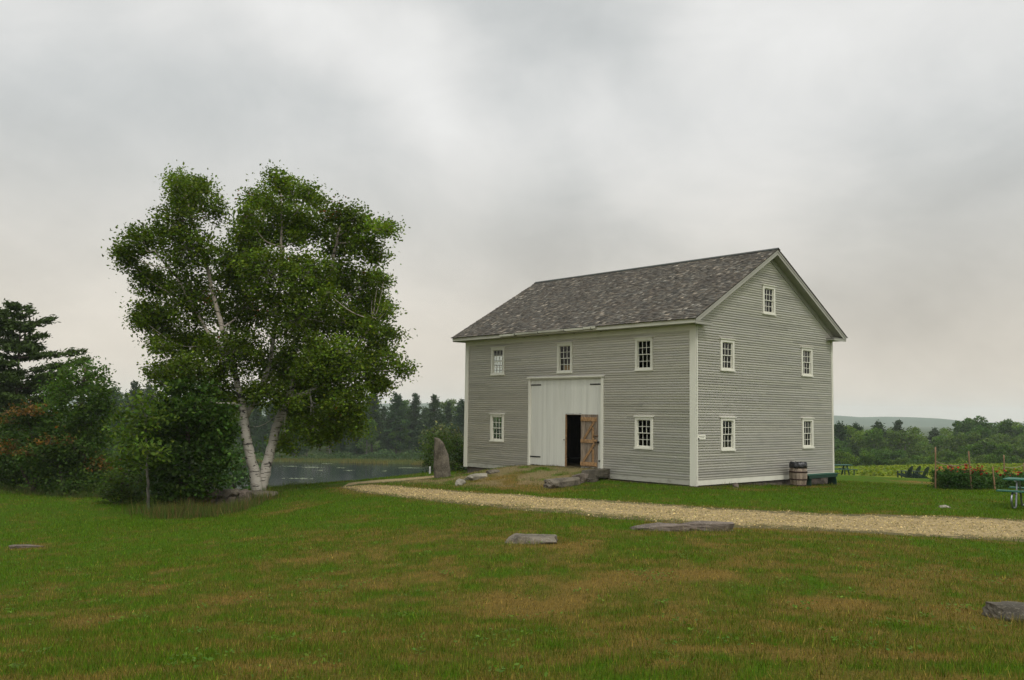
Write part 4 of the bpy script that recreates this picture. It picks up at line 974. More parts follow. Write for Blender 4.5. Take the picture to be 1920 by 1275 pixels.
wood(22, (1480, 2010), (238, 262), .15, 'wood_pine', 'wood_leafy_tree', G2, L2_, tr_)
wood(14, (2020, 2700), (215, 262), .15, 'wood_pine', 'wood_leafy_tree', G2, L2_, lambda x: 794)
wood(8, (-420, 150), (190, 240), .5, 'far_pine', 'far_leafy_tree', G1, L1_, lambda x: 735)
wood(8, (930, 1480), (225, 260), .5, 'far_pine', 'far_leafy_tree', G1, L1_, lambda x: 775)
wood(20, (1500, 2000), (196, 225), .1, 'wood_pine', 'wood_leafy_tree', G2, L2_, lambda x: tr_(x) + 14)
wood(18, (1520, 1990), (158, 176), .06, 'wood_pine', 'wood_leafy_tree', G2, L2_, lambda x: tr_(x) + 38)
wood(16, (1530, 1985), (138, 148), .0, 'wood_pine', 'wood_leafy_tree', G2, L2_, lambda x: tr_(x) + 52)
for px, py, D_, lab_ in [(1575, 789, 215, 'dark pine top in the woods nearest the right corner of the barn'), (1606, 793, 230, 'second pine top right of the barn corner'), (1645, 791, 225, 'pine with open crown above the woods left of the garden chairs'),
                         (1686, 789, 232, 'lone pine standing clear of the woods against the blue hills'), (1812, 788, 240, 'pale feathery tree top above the first garden stakes'), (1884, 786, 235, 'tall rounded tree top near the right edge of the woods')]:
    p = at(px, py, D_); z = gz(p[0], p[1]) - .3; con = px < 1700
    plant_tree('wood_pine' if con else 'wood_leafy_tree', CONS[rw.randrange(4)] if con else BRDS[rw.randrange(5)], p[0], p[1], z, rw.uniform(0, 6), (p[2] - z) / (16 if con else 14), label=lab_, cat='tree')
# undergrowth along the far shore and the field edge
rng = np.random.default_rng(8)
def scatter_stuff(name, x, y, h0, h1, leaf, col, label, n_each=1, m=None, dz=None):
    z = hfun(x, y); P = np.stack([x, y, z + rng.uniform(h0, h1, len(x)) * (1 if dz is None else dz)], 1)
    V, F, C = leaf_quads(P, leaf, rng, col, .7, .3, .25, .12)
    return link(name, np_mesh(name, V, F, C), m or M['leaf'], None, kind='stuff', label=label, category='undergrowth')
def link2(name, me_, m, label, cat): return link(name, me_, m, None, label=label, cat=cat, kind='stuff')
n = 14000; x = rng.uniform(-75, 25, n); y = 206 + 8 * rng.random(n) + 2 * np.sin(x / 7); bump = .5 + 2.6 * vn(x / 3.2, y / 5, 3) ** 2
P = np.stack([x, y, hfun(x, y) + rng.random(n) * bump], 1); V, F, C = leaf_quads(P, .38, rng, (.05, .09, .03), .8, .3, .25, .1)
link2('shore_undergrowth', np_mesh('shore_undergrowth', V, F, C), M['leaf'], 'low green undergrowth along the far shore under the pines', 'undergrowth')
def blades(x, y, h, w, col, lean=.35, z=None):
    n = len(x); z = hfun(x, y) if z is None else z; a = rng.uniform(0, 2 * math.pi, n); b = rng.uniform(0, 2 * math.pi, n); L = rng.uniform(0, lean, n) * h
    B = np.stack([x, y, z - .01], 1); s = np.stack([np.cos(a), np.sin(a), np.zeros(n)], 1) * (w / 2)[:, None]
    T = B + np.stack([np.cos(b) * L, np.sin(b) * L, h + .01], 1)
    return np.stack([B - s, B + s, T], 1).reshape(-1, 3), np.arange(3 * n).reshape(n, 3), np.repeat(col, 3, axis=0)
n = 16000; x = rng.uniform(-75, 12, n); y = rng.uniform(198.5, 207, n) + 1.5 * np.sin(x / 9) + (x + 30) * -.03
c = np.array([.105, .125, .035]) * np.exp(rng.normal(0, .2, n))[:, None]; mixk = (vn(x / 4, y / 2, 6) > .55)[:, None]; c = np.where(mixk, c * np.array([1.25, .95, .8]), c)
zz = np.maximum(hfun(x, y), -9.32); V, F, C = blades(x, y, rng.uniform(.3, .9, n), np.full(n, .12), c, .4, zz)
link2('marsh_grass', np_mesh('marsh_grass', V, F, C), M['blade'], 'olive marsh grass lining the far edge of the pond', 'grass')
# lily pads in drifts on the pond
Vv_ = []; Ff = []
for px, py, w_, k in [(545, 874, 14, 60), (582, 876, 18, 80), (640, 877, 9, 30), (600, 882, 5, 14), (653, 882, 7, 30), (765, 877, 22, 90), (612, 869, 12, 40), (720, 883, 5, 10), (560, 897, 24, 50)]:
    c0 = ray(px, py); t = (-9.285 - CZ) / c0[2]; c0 = np.array([0, 0, CZ]) + c0 * t
    for q in range(k):
        a, b = rng.normal(0, .5) * w_ / F_PX * c0[1], rng.normal(0, .55); r = rng.uniform(.10, .22); o = len(Vv_)
        Vv_ += [(c0[0] + a + r * math.cos(i * math.pi / 3), c0[1] + b + r * math.sin(i * math.pi / 3), -9.288 + .0005 * (q % 7)) for i in range(6)]; Ff.append(tuple(range(o, o + 6)))
link2('lily_pads', np_mesh('lily_pads', np.array(Vv_), Ff, np.full((len(Vv_), 3), 1.) * np.array([.26, .30, .20])), M['leaf'], 'pale lily pads floating in drifts on the dark pond', 'lily pads')

# crop rows in the field right of the barn
n = 52000; x = rng.uniform(18, 72, n); y = rng.uniform(75, 106, n); row = (np.sin((y * .94 + x * .2) * 2 * math.pi / 2.4) > -.75); x, y = x[row], y[row]; dens = vn(x / 6, y / 3, 5) > .25; x, y = x[dens], y[dens]; n = len(x)
P = np.stack([x, y, hfun(x, y) + rng.uniform(.02, .38, n)], 1); V, F, C = leaf_quads(P, .27, rng, (.135, .18, .016), .8, .8, .22, .12)
link2('field_crop', np_mesh('field_crop', V, F, C), M['leaf'], 'yellow-green vine crop covering the field beyond the garden chairs', 'crop')

# ---------------------------------------------------------------- lawn grass
N = 760000; th0 = R_(43); u_ = rng.random(N); R1, R2 = 5.0, 46.
rr_ = (math.sqrt(R1) + u_ * (math.sqrt(R2) - math.sqrt(R1))) ** 2; ta = rng.uniform(-th0, th0, N)
x = rr_ * np.sin(ta); y = rr_ * np.cos(ta)
uu, vv_ = to_uv(x, y); inside = (uu > -.02) & (uu < BL + .02) & (vv_ > -.02) & (vv_ < BW + .02)
pmk = path_mask(x, y); n1_ = fbm(x * 1.6, y * 1.6, 41, 3); rmp = sstep(.02, .12, ramp_h(uu, vv_)); keep = (~inside) & (rng.random(N) > rmp * .75 * sstep(.38, .6, fbm(x * 1.7, y * 1.7, 61, 4) + .02)) & ((pmk < .17 + .6 * (n1_ - .42)) | ((rng.random(N) < .10) & (n1_ > .52)))
tuft = .5 * vn(x * 1.9, y * 1.9, 77) + .5 * vn(x * 6.5, y * 6.5, 78); keep &= rng.random(N) < .45 + .8 * tuft
x, y, rr_ = x[keep], y[keep], rr_[keep]; n = len(x)
c, d = grass_col(x, y, rng); c = c * np.exp(rng.normal(0, .42, n))[:, None]; tuft = tuft[keep]
h = (.026 + .055 * rng.random(n) ** 1.5 + .035 * np.clip(tuft - .6, 0, 1)) * (1 - .35 * sstep(.5, 1., d)) * (1 + .012 * rr_) * .78; w_ = .0034 * (1 + rr_ * .085) * rng.uniform(.7, 1.4, n)
zc = hfun(x, y)
V, F, C = blades(x, y, h, w_, np.clip(c * 1.12, 0, 1), .9, zc)
link2('lawn_grass', np_mesh('lawn_grass', V, F, C), M['blade'], 'short mown grass of the lawn, patchy green and straw brown', 'grass')
# broad-leaved weeds in the lawn
LP = []; 
for k in range(230):
    r_ = rng.uniform(5.5, 20); a = rng.uniform(-.5, .5); cx_, cy_ = r_ * math.sin(a), r_ * math.cos(a); m_ = rng.integers(6, 26); s = rng.uniform(.04, .14)
    LP.append(np.stack([cx_ + rng.normal(0, s, m_), cy_ + rng.normal(0, s, m_), np.full(m_, 0.)], 1))
LP = np.vstack(LP); kp = path_mask(LP[:, 0], LP[:, 1]) <= 0; LP = LP[kp]; LP[:, 2] = hfun(LP[:, 0], LP[:, 1]) + rng.uniform(.015, .055, len(LP))
V, F, C = leaf_quads(LP, .034, rng, (.085, .15, .018), .7, 1.4, .2, .1)
link2('lawn_weeds', np_mesh('lawn_weeds', V, F, C), M['leaf'], 'broad-leaved clover and plantain weeds scattered in the lawn', 'weeds')
# pebbles on the path
N = 26000; k = rng.integers(0, len(strips[0][0]) - 1, N); E0, E1 = strips[0]; t = rng.normal(.5, .27, N); f = rng.random(N)
A = E0[k] * (1 - f)[:, None] + E0[k + 1] * f[:, None]; B = E1[k] * (1 - f)[:, None] + E1[k + 1] * f[:, None]; P = A * (1 - t)[:, None] + B * t[:, None]; P = P[(t > -.05) & (t < 1.05)]
zc = hfun(P[:, 0], P[:, 1]) + .014; n = len(P); s = .008 + .022 * rng.random(n) ** 3 + .004
octa = np.array([[1, 0, 0], [0, 1, 0], [-1, 0, 0], [0, -1, 0], [0, 0, .8], [0, 0, -.6]]); OF = np.array([[0, 1, 4], [1, 2, 4], [2, 3, 4], [3, 0, 4]])
V = (P.repeat(6, 0)); V = np.hstack([V, zc.repeat(6)[:, None]]) + (octa[None] * s[:, None, None] * rng.uniform(.6, 1.3, (n, 6, 1))).reshape(-1, 3)
F = (OF[None] + 6 * np.arange(n)[:, None, None]).reshape(-1, 3); cc = np.array([.32, .245, .118]) * np.exp(rng.normal(0, .35, n))[:, None]
link2('path_pebbles', np_mesh('path_pebbles', V, F, np.repeat(np.clip(cc, 0, .8), 6, 0)), M['blade'], 'loose pale pebbles scattered over the gravel path', 'pebbles')
# tall weeds on the bank below the stone wall
def tall_weeds(name, pts, n, hr, col, label, spread=(1., .8)):
    X_ = []; Y_ = []
    for (px, py, Dd) in pts: p = at(px, py, Dd); X_.append(p[0] + rng.normal(0, spread[0], n)); Y_.append(p[1] + rng.normal(0, spread[1], n))
    X_ = np.concatenate(X_); Y_ = np.concatenate(Y_); kk = vn(X_ * 4, Y_ * 4, 5) + rng.normal(0, .12, len(X_)) > .42; X_ = X_[kk]; Y_ = Y_[kk]; m_ = len(X_); h = rng.uniform(*hr, m_) * (.5 + .9 * vn(X_ * 3, Y_ * 3, 8))
    cl = np.array(col)[rng.integers(0, len(col), m_)] * np.exp(rng.normal(0, .25, m_))[:, None]
    V, F, C = blades(X_, Y_, h, rng.uniform(.008, .022, m_), cl, .5)
    return link2(name, np_mesh(name, V, F, C), M['blade'], label, 'weeds')
tall_weeds('bank_weeds', [(300, 960, 28), (335, 970, 26.4), (370, 973, 26.2), (400, 967, 27), (440, 957, 28.3), (475, 942, 29.8), (330, 960, 28), (370, 960, 28), (415, 955, 28.8)], 1300, (.10, .5), [(.07, .095, .02), (.12, .11, .035), (.15, .10, .04), (.05, .09, .015), (.06, .10, .02)], 'tall brown and green weeds below the field-stone wall under the birch', (.42, .3))
tall_weeds('dock_weeds', [(372, 955, 28.6), (345, 950, 28.8), (388, 940, 29.4)], 160, (.35, .85), [(.16, .055, .02), (.12, .05, .022)], 'rusty red dock stalks in front of the dense dark bush', (.28, .2))
tall_weeds('edge_grass', [(60, 930, 36.5), (120, 932, 36), (20, 925, 38), (170, 935, 34)], 700, (.1, .4), [(.05, .08, .02), (.08, .08, .03)], 'uncut grass along the foot of the sumac bushes', (.6, .3))
tall_weeds('bank_grass', [(500, 925, 31), (530, 918, 32), (560, 913, 34)], 500, (.06, .25), [(.06, .10, .016), (.08, .10, .02)], 'longer grass on the crest right of the birch trunks', (.4, .25))
tall_weeds('foundation_grass', [(1180, 893, 29.2), (1240, 903, 28.6), (1340, 914, 29), (1400, 912, 30.6), (1450, 907, 32), (1540, 906, 34.4), (1120, 893, 29.4)], 260, (.05, .16), [(.06, .10, .016), (.10, .10, .03)], 'unmown grass against the foot of the barn walls', (.45, .12))
tall_weeds('ramp_weeds', [(960, 905, 29.5), (1010, 915, 28.3), (1060, 895, 29.6), (900, 915, 28.5), (960, 920, 27.6), (1120, 884, 30.0), (1000, 890, 30.4), (880, 905, 30)], 130, (.03, .14), [(.06, .11, .016), (.10, .12, .02), (.15, .12, .05)], 'sparse weeds on the earth ramp before the big door', (.5, .4))

# ---------------------------------------------------------------- stones
def rock_mesh(l, w, h, seed, rough=.08, cuts=7, box=.90, mat_=None):
    import bmesh
    bm = bmesh.new(); bmesh.ops.create_cube(bm, size=2.); bmesh.ops.subdivide_edges(bm, edges=bm.edges[:], cuts=11, use_grid_fill=True)
    r = random.Random(seed); o = Vector((r.uniform(-50, 50), r.uniform(-50, 50), r.uniform(-50, 50))); pl = []
    for k in range(cuts):
        d = Vector((r.uniform(-1, 1), r.uniform(-1, 1), r.uniform(-.5, 1))).normalized(); pl.append((d, r.uniform(.82, 1.1)))
    for v in bm.verts:
        c = v.co.copy(); s = c.normalized() * 1.22; p = c.lerp(s, 1 - box)
        n = mnoise.fractal(c * .9 + o, .9, 2., 5); n2 = mnoise.fractal(c * 4 + o, .8, 2., 4)
        p = p * (1 + rough * 1.5 * n + rough * .45 * n2)
        for d, k in pl:
            e = p.dot(d) - k
            if e > 0: p -= d * e
        v.co = Vector((p.x * l / 2, p.y * w / 2, p.z * h / 2))
    me = bpy.data.meshes.new('rock'); bm.to_mesh(me); bm.free()
    me.materials.append(mat_); return me
def rock(name, x, y, dims, yaw, seed, mt, label=None, cat='rock', sink=.35, tilt=(0, 0), z=None, parent=None, group=None, **kw):
    me = rock_mesh(*dims, seed, mat_=M[mt], **kw); z = gz(x, y) if z is None else z
    o = link(name, me, None, parent, label=label, cat=cat if label else None, group=group); o.location = (x, y, z + dims[2] * (.5 - sink)); o.rotation_euler = (tilt[0], tilt[1], yaw); return o
def px_rock(name, px, py, wpx, hpx, depth, yaw, seed, mt, label, sink=.3, **kw):
    P = hit(px, py); s = P[1] / F_PX; h = hpx * s / (1 - sink)
    return rock(name, P[0], P[1] + depth * .3, (wpx * s, depth, h), yaw, seed, mt, label, sink=sink, **kw)
px_rock('rock', 996, 1019, 92, 12, .5, -.12, 1, 'stone', 'flat grey rock half sunk in the lawn, shorter and left of the long reddish pair', sink=.42, cuts=8)
a = px_rock('rock', 1238, 995, 105, 11, .45, .05, 2, 'stone_warm', 'long low reddish rock lying in the lawn beside the path, left part of the pair', sink=.5)
px_rock('rock', 1320, 995, 110, 15, .5, -.03, 3, 'stone_warm', 'slightly taller right half of the long low rock pair beside the path', sink=.45)
px_rock('rock', 1948, 1168, 120, 26, .5, .1, 4, 'stone_dark', 'dark grey rock in the grass at the right edge, nearest to the camera', sink=.4)
px_rock('rock', 52, 1027, 66, 4, .25, .1, 5, 'stone_warm', 'thin flat stone flush with the lawn at the left edge', sink=.6)
px_rock('rock', 1773, 952, 20, 4, .2, 0, 6, 'stone_pale', 'small flat tan stone in the grass below the garden stakes', sink=.5)
px_rock('rock', 1380, 914, 10, 8, .2, .3, 7, 'stone_warm', 'small brown stone at the foot of the gable wall left of the barrel', sink=.3)
# standing stone by the barn corner
P = hit(830, 895); s = P[1] / F_PX
import bmesh as _bm
me = rock_mesh(27 * s, .40, 74 * s, 12, rough=.11, cuts=4, box=.95, mat_=M['stone'])
for v in me.vertices:
    t = v.co.z / (74 * s) + .5; v.co.x = v.co.x * (1.08 - .28 * t) - .02 - .10 * t + .02
    if t > .62: v.co.z -= max(0, v.co.x + .16) * 1.0 * (t - .62) / .38
o = link('standing_stone', me, None, label='tall narrow upright stone with a slanted top, standing at the left corner of the barn', cat='standing stone'); o.location = (P[0], P[1], P[2] + 74 * s * .46); o.rotation_euler = (0, 0, .2)
# stones edging the earth ramp
def uv_rock(px, py, l, w, h, yaw_uv, seed, mt, label, sink, **kw):
    P = hit(px, py); return rock('edging_stone', P[0], P[1], (l, w, h), yaw_uv, seed, mt, label, 'stone', sink=sink, **kw)
P1 = hit(1030, 917); P2 = hit(1080, 903); yr = math.atan2(P2[1] - P1[1], P2[0] - P1[0])
def between(pa, pb, w, h, seed, mt, label, sink, dz=0., **kw):
    A = hit(*pa); B = hit(*pb); L = math.hypot(B[0] - A[0], B[1] - A[1]) * 1.02; c = (A + B) / 2
    r = rock('edging_stone', c[0], c[1], (L, w, h), math.atan2(B[1] - A[1], B[0] - A[0]), seed, mt, label, 'stone', sink=sink, z=gz(c[0], c[1]) + dz, **kw)
    return r
between((1028, 916), (1078, 906), .38, .38, 21, 'stone', 'long grey stone block edging the right foot of the earth ramp', .30, box=.82, cuts=4)
between((1079, 904), (1096, 900), .36, .32, 22, 'stone_warm', 'short squarish stone between the long block and the dark slab by the ramp', .25, box=.85)
between((1094, 899), (1137, 893), .45, .30, 23, 'stone_dark', 'dark stone slab against the barn wall at the right of the big door', .12, box=.9, cuts=2)
between((1098, 904), (1120, 899), .3, .2, 24, 'stone_dark', 'low dark stone under the slab at the right of the big door', .35, box=.8)
between((877, 901), (911, 891), .5, .22, 25, 'stone_pale', 'pale flat slab lying on the left side of the earth ramp', .35, box=.9, cuts=3)
between((858, 911), (869, 903), .25, .22, 26, 'stone_pale', 'small pale stone poking from the grass left of the pale slab', .3)
between((914, 889), (935, 884), .35, .16, 27, 'stone', 'thin grey slab under the barn sill left of the ramp', .3, box=.9)
RK = [(950, 1020), (975, 1021), (1010, 1020), (1040, 1018), (1195, 998), (1230, 999), (1290, 999), (1340, 999), (1370, 998), (1885, 1168), (1905, 1174), (1930, 1178), (1030, 920), (1060, 915), (1090, 906), (1125, 900), (880, 904), (900, 900), (862, 914)]
bx_, by_ = [], []
for px, py in RK: p = hit(px, py); k = 60; bx_.append(p[0] + rng.normal(0, 16 * p[1] / F_PX, k)); by_.append(p[1] + rng.normal(0, .06, k) - .04)
bx_ = np.concatenate(bx_); by_ = np.concatenate(by_); k = len(bx_); cg = np.array([(.08, .11, .018), (.24, .17, .06), (.13, .12, .03)])[rng.integers(0, 3, k)] * np.exp(rng.normal(0, .3, k))[:, None]
V, F, C = blades(bx_, by_, rng.uniform(.03, .12, k), rng.uniform(.004, .008, k), cg, .8)
link2('rock_tufts', np_mesh('rock_tufts', V, F, C), M['blade'], 'longer unmown grass tufts round the rocks in the lawn', 'grass')
# field-stone wall and boulder under the birch
bo = at(487, 935, 30.6); rock('boulder', bo[0], bo[1], (1.15, .8, .42), -.12, 31, 'stone', 'low grey boulder half buried in the bank just below the birch trunks', 'boulder', sink=.5, z=-.63)
wb = at(425, 950, 30.4); wall = empty('stone_wall', (wb[0], wb[1], gz(wb[0], wb[1])), label='low dry field-stone wall in the bank below the birch trunks', cat='stone wall')
rw2 = random.Random(4)
for px, py, w_, h_ in [(400, 955, 26, 20), (424, 958, 22, 16), (446, 957, 20, 18), (466, 950, 22, 20), (396, 938, 24, 18), (416, 940, 18, 16), (434, 941, 18, 15), (452, 938, 20, 18), (400, 924, 26, 12), (424, 926, 20, 13), (442, 925, 18, 13), (460, 926, 16, 12), (380, 945, 22, 18), (383, 928, 20, 14), (470, 932, 18, 16)]:
    p = at(px, py, 30.5 + rw2.uniform(-.08, .08)); s = 30.5 / F_PX
    me = rock_mesh(w_ * s * 1.12, .4, h_ * s * 1.25, rw2.randrange(999), box=.7, mat_=M[rw2.choice(['stone', 'stone_warm', 'stone_dark'])]); o = link('stone', me, None, wall); o.location = (p[0] - wb[0], p[1] - wb[1], p[2] - wall.location.z); o.rotation_euler = (rw2.uniform(-.15, .15), rw2.uniform(-.15, .15), rw2.uniform(-.2, .2))

# ---------------------------------------------------------------- barrel and bench against the gable wall
def wallpt(v, n): x, y = from_uv(-n, v); return x, y
bxp = wallpt(5.33, .55); zb = gz(*bxp)
bar = empty('barrel', (bxp[0], bxp[1], zb), label='old wooden barrel lined with a black plastic bag, against the gable wall', cat='barrel')
m = MB(); prof = [(.255, -.03), (.275, .1), (.305, .28), (.318, .42), (.31, .56), (.285, .72), (.265, .84)]; ns = 22
rbz = random.Random(6)
for k in range(ns):
    a0, a1 = 2 * math.pi * k / ns + .006, 2 * math.pi * (k + 1) / ns - .006; c_ = rbz.uniform(.8, 1.5); V = []; o = rbz.uniform(-.003, .003)
    for r_, z_ in prof: V += [((r_ + o) * math.cos(a0), (r_ + o) * math.sin(a0), z_), ((r_ + o) * math.cos((a0 + a1) / 2) * 1.005, (r_ + o) * math.sin((a0 + a1) / 2) * 1.005, z_), ((r_ + o) * math.cos(a1), (r_ + o) * math.sin(a1), z_)]
    m.add(V, [(3 * i + j, 3 * i + j + 1, 3 * i + j + 4, 3 * i + j + 3) for i in range(len(prof) - 1) for j in (0, 1)], (c_, c_ * .97, c_ * .93))
m.lathe([(.25, -.02), (.268, .1), (.298, .28), (.311, .42), (.303, .56), (.278, .72), (.258, .80)], 24, (.3, .28, .26))
m.build('staves', M['old_wood'], bar)
for za, zb_ in ((.02, .075), (.24, .285), (.50, .555), (.66, .70)):
    m = MB(); rr0 = np.interp([za, zb_], [p[1] for p in prof], [p[0] for p in prof]); m.lathe([(rr0[0] + .002, za), (rr0[0] + .010, za), (rr0[1] + .010, zb_), (rr0[1] + .002, zb_)], 32); m.build('hoop', M['hoop'], bar, True)
V = []; nn = 56; rgb = random.Random(8); prof2 = [(.272, .66), (.300, .665), (.312, .72), (.306, .80), (.285, .865), (.255, .875), (.235, .84), (.21, .5), (.0, .48)]
m = MB(); ph = [rgb.uniform(0, 6) for _ in range(6)]
for i, (r_, z_) in enumerate(prof2):
    for k in range(nn):
        a = 2 * math.pi * k / nn; w_ = (.010 * math.sin(9 * a + ph[0] + i) + .007 * math.sin(17 * a + ph[1] - i * 1.3) + .004 * math.sin(31 * a + i)) * (r_ > .1)
        V.append(((r_ + w_) * math.cos(a), (r_ + w_) * math.sin(a), z_ + w_ * 1.2 - (.012 * math.sin(3 * a + 1) if i < 2 else 0)))
m.add(V, [(i * nn + k, i * nn + (k + 1) % nn, (i + 1) * nn + (k + 1) % nn, (i + 1) * nn + k) for i in range(len(prof2) - 1) for k in range(nn)])
m.build('bag_lining', M['bag'], bar, True)
bp = wallpt(7.05, .42); rzb = math.atan2(Vv[1], Vv[0]); zbn = (gz(*wallpt(6.2, .42)) + gz(*wallpt(8.1, .42))) / 2
bench = empty('bench', (bp[0], bp[1], zbn), rzb, label='low dark green plank bench against the gable wall right of the barrel', cat='bench')
m = MB(); m.box(-1.12, 1.12, -.17, .17, .40, .435, (1, 1, 1), None, .006); m.build('seat', M['green'], bench)
m = MB(); m.box(-1.02, 1.02, -.165, -.14, .30, .399); m.build('apron', M['green'], bench)
m = MB(); m.box(-1.02, 1.02, .14, .165, .30, .399); m.build('apron', M['green'], bench)
for sx in (-1, 1):
    m = MB(); x0 = sx * .90
    m.add([(x0 - .02, -.15, .399), (x0 + .02, -.15, .399), (x0 + .02, .15, .399), (x0 - .02, .15, .399), (x0 - .02 + sx * .03, -.19, -.04), (x0 + .02 + sx * .03, -.19, -.04), (x0 + .02 + sx * .03, -.06, -.04), (x0 - .02 + sx * .03, -.06, -.04), (x0 - .02 + sx * .02, 0, .10), (x0 + .02 + sx * .02, 0, .10),
           (x0 - .02 + sx * .03, .06, -.04), (x0 + .02 + sx * .03, .06, -.04), (x0 + .02 + sx * .03, .19, -.04), (x0 - .02 + sx * .03, .19, -.04)],
          [(0, 1, 2, 3), (0, 4, 5, 1), (4, 7, 6, 5), (7, 8, 9, 6), (8, 10, 11, 9), (10, 13, 12, 11), (3, 2, 12, 13), (0, 3, 13, 10, 8, 7, 4), (1, 5, 6, 9, 11, 12, 2)])
    m.build('leg', M['green'], bench)

# ---------------------------------------------------------------- picnic tables
P = hit(1893, 949); tx, ty = at(1868, 925, 24.6)[0] + 1.02, 24.9; tz = gz(tx - .8, ty)
tx, ty = 14.12, 24.08; tz = gz(13.2, 24.4)
pt = empty('picnic_table', (tx, ty, tz), -.70, label='near picnic table with green planks on curved grey steel legs at the right edge', cat='picnic table')
for k in range(5): m = MB(); y0 = -.37 + k * .15; m.box(-.98, .98, y0, y0 + .138, .715, .755, (1.5, 1.5, 1.5), None, .006); m.build('top_plank', M['green'], pt)
for s in (-1, 1):
    m = MB(); m.box(-1.04, 1.04, s * .72 - .13, s * .72 + .13, .435, .475, (1.4, 1.4, 1.4), None, .006); m.build('seat', M['green'], pt)
for x0 in (-.68, .68):
    for s in (-1, 1):
        m = MB(); pts = [(x0, s * .24, .71), (x0, s * .36, .52), (x0, s * .44, .40)] + [(x0, s * (.62 - .22 * math.sin(a)) , .21 - .20 * math.cos(a)) for a in np.linspace(2.2, .1, 8)]
        m.tube(catmull([(x0, s * .16, .71), (x0, s * .22, .45), (x0, s * .30, .22), (x0, s * .36, .0)], 5), .024, 8); m.tube(catmull([(x0, s * .70, .43), (x0, s * .84, .32), (x0, s * .86, .17), (x0, s * .74, .03), (x0, s * .36, .0)], 6), .026, 8)
        m.build('leg', M['steel'], pt, True)
        m = MB(); m.tube(catmull([(x0, s * .30, .36), (x0, s * .55, .40), (x0, s * .72, .425)], 4), .018, 8); m.build('seat_arm', M['steel'], pt, True)
    m = MB(); m.box(x0 - .025, x0 + .025, -.36, .36, .69, .714); m.build('cross_rail', M['steel'], pt)
m = MB(); m.tube([(-.66, 0, .36), (-.1, 0, .69)], .012, 6); m.build('brace', M['iron'], pt)
P = hit(1583, 891); 
pf = empty('picnic_table', (at(1566, 891, 67)[0], 67, gz(at(1566, 891, 67)[0], 67)), .12, label='distant green picnic table on the grass just right of the barn corner', cat='picnic table')
for k in range(5): m = MB(); y0 = -.37 + k * .15; m.box(-1.2, 1.2, y0, y0 + .138, .715, .755, (1.3, 1.3, 1.3)); m.build('top_plank', M['green'], pf)
for s in (-1, 1):
    m = MB(); m.box(-1.35, 1.35, s * .70 - .13, s * .70 + .13, .42, .46, (1.1, 1.1, 1.1)); m.build('seat', M['green'], pf)
for x0 in (-.8, .8):
    for s in (-1, 1): m = MB(); m.beam((x0, s * .22, .71), (x0, s * .62, -.05), .09, .05); m.build('leg', M['green'], pf)
    m = MB(); m.beam((x0 - .05, -.78, .39), (x0 - .05, .78, .39), .10, .045); m.build('cross_rail', M['green'], pf)
    for s in (-1, 1): m = MB(); m.beam((x0 + .3, s * .70, .42), (x0 + .3, s * .70, -.05), .07, .05); m.build('leg', M['green'], pf)

# ---------------------------------------------------------------- garden chairs
def chair():
    r = empty('garden_chair', (0, 0, 0), 0)
    # faces +x; back leans to -x
    def part(nm, f): m = MB(); f(m); m.build(nm, M['dark_green'], r)
    for s in (-1, 1):
        part('leg', lambda m: m.box(.42, .52, s * .28 - .02, s * .28 + .02, -.03, .58, (.7,) * 3))
        part('leg', lambda m: m.beam((.46, s * .26, .37), (-.58, s * .26, .02), .03, .13, (.6,) * 3, up=(0, 0, 1)))
        part('arm', lambda m: m.box(-.36, .58, s * .33 - .075, s * .33 + .075, .58, .605, (.9,) * 3, None, .006))
        part('arm_support', lambda m: m.beam((-.26, s * .30, .20), (-.34, s * .32, .58), .04, .04, (.6,) * 3))
    part('seat', lambda m: [m.beam((.47 - k * .105, -.27, .385 - k * .034), (.47 - k * .105, .27, .385 - k * .034), .095, .022, (.8,) * 3, up=(.3, 0, 1)) for k in range(6)])
    def back(m):
        for k in range(-3, 4):
            h = 1.02 - .045 * k * k * .55; y0 = k * .075; y1 = k * .092
            m.beam((-.12, y0, .20), (-.12 - .42 * h, y1, .20 + .80 * h), .074, .02, (.75,) * 3, up=(.9, 0, .4))
        m.beam((-.22, -.27, .36), (-.22, .27, .36), .06, .03, (.6,) * 3); m.beam((-.42, -.29, .74), (-.42, .29, .74), .06, .03, (.6,) * 3)
    part('backrest', back)
    return r
def copy_tree(o, parent=None):
    c = o.copy(); COL.objects.link(c); c.parent = parent
    for ch in list(o.children): copy_tree(ch, c)
    return c
ch0 = chair()
for k, (px, Dd, lab_) in enumerate([(1698, 70.5, 'leftmost of the three dark green slatted garden chairs facing the field'), (1713, 71.5, 'middle dark green slatted garden chair of the row of three'), (1728, 70.0, 'rightmost dark green slatted garden chair, next to the first garden stake')]):
    c = ch0 if k == 0 else copy_tree(ch0)
    p = at(px, 896, Dd); c.location = (p[0], p[1], gz(p[0], p[1])); c.rotation_euler = (0, 0, R_(128)); tag(c, lab_, 'chair', 'green garden chairs facing the field')

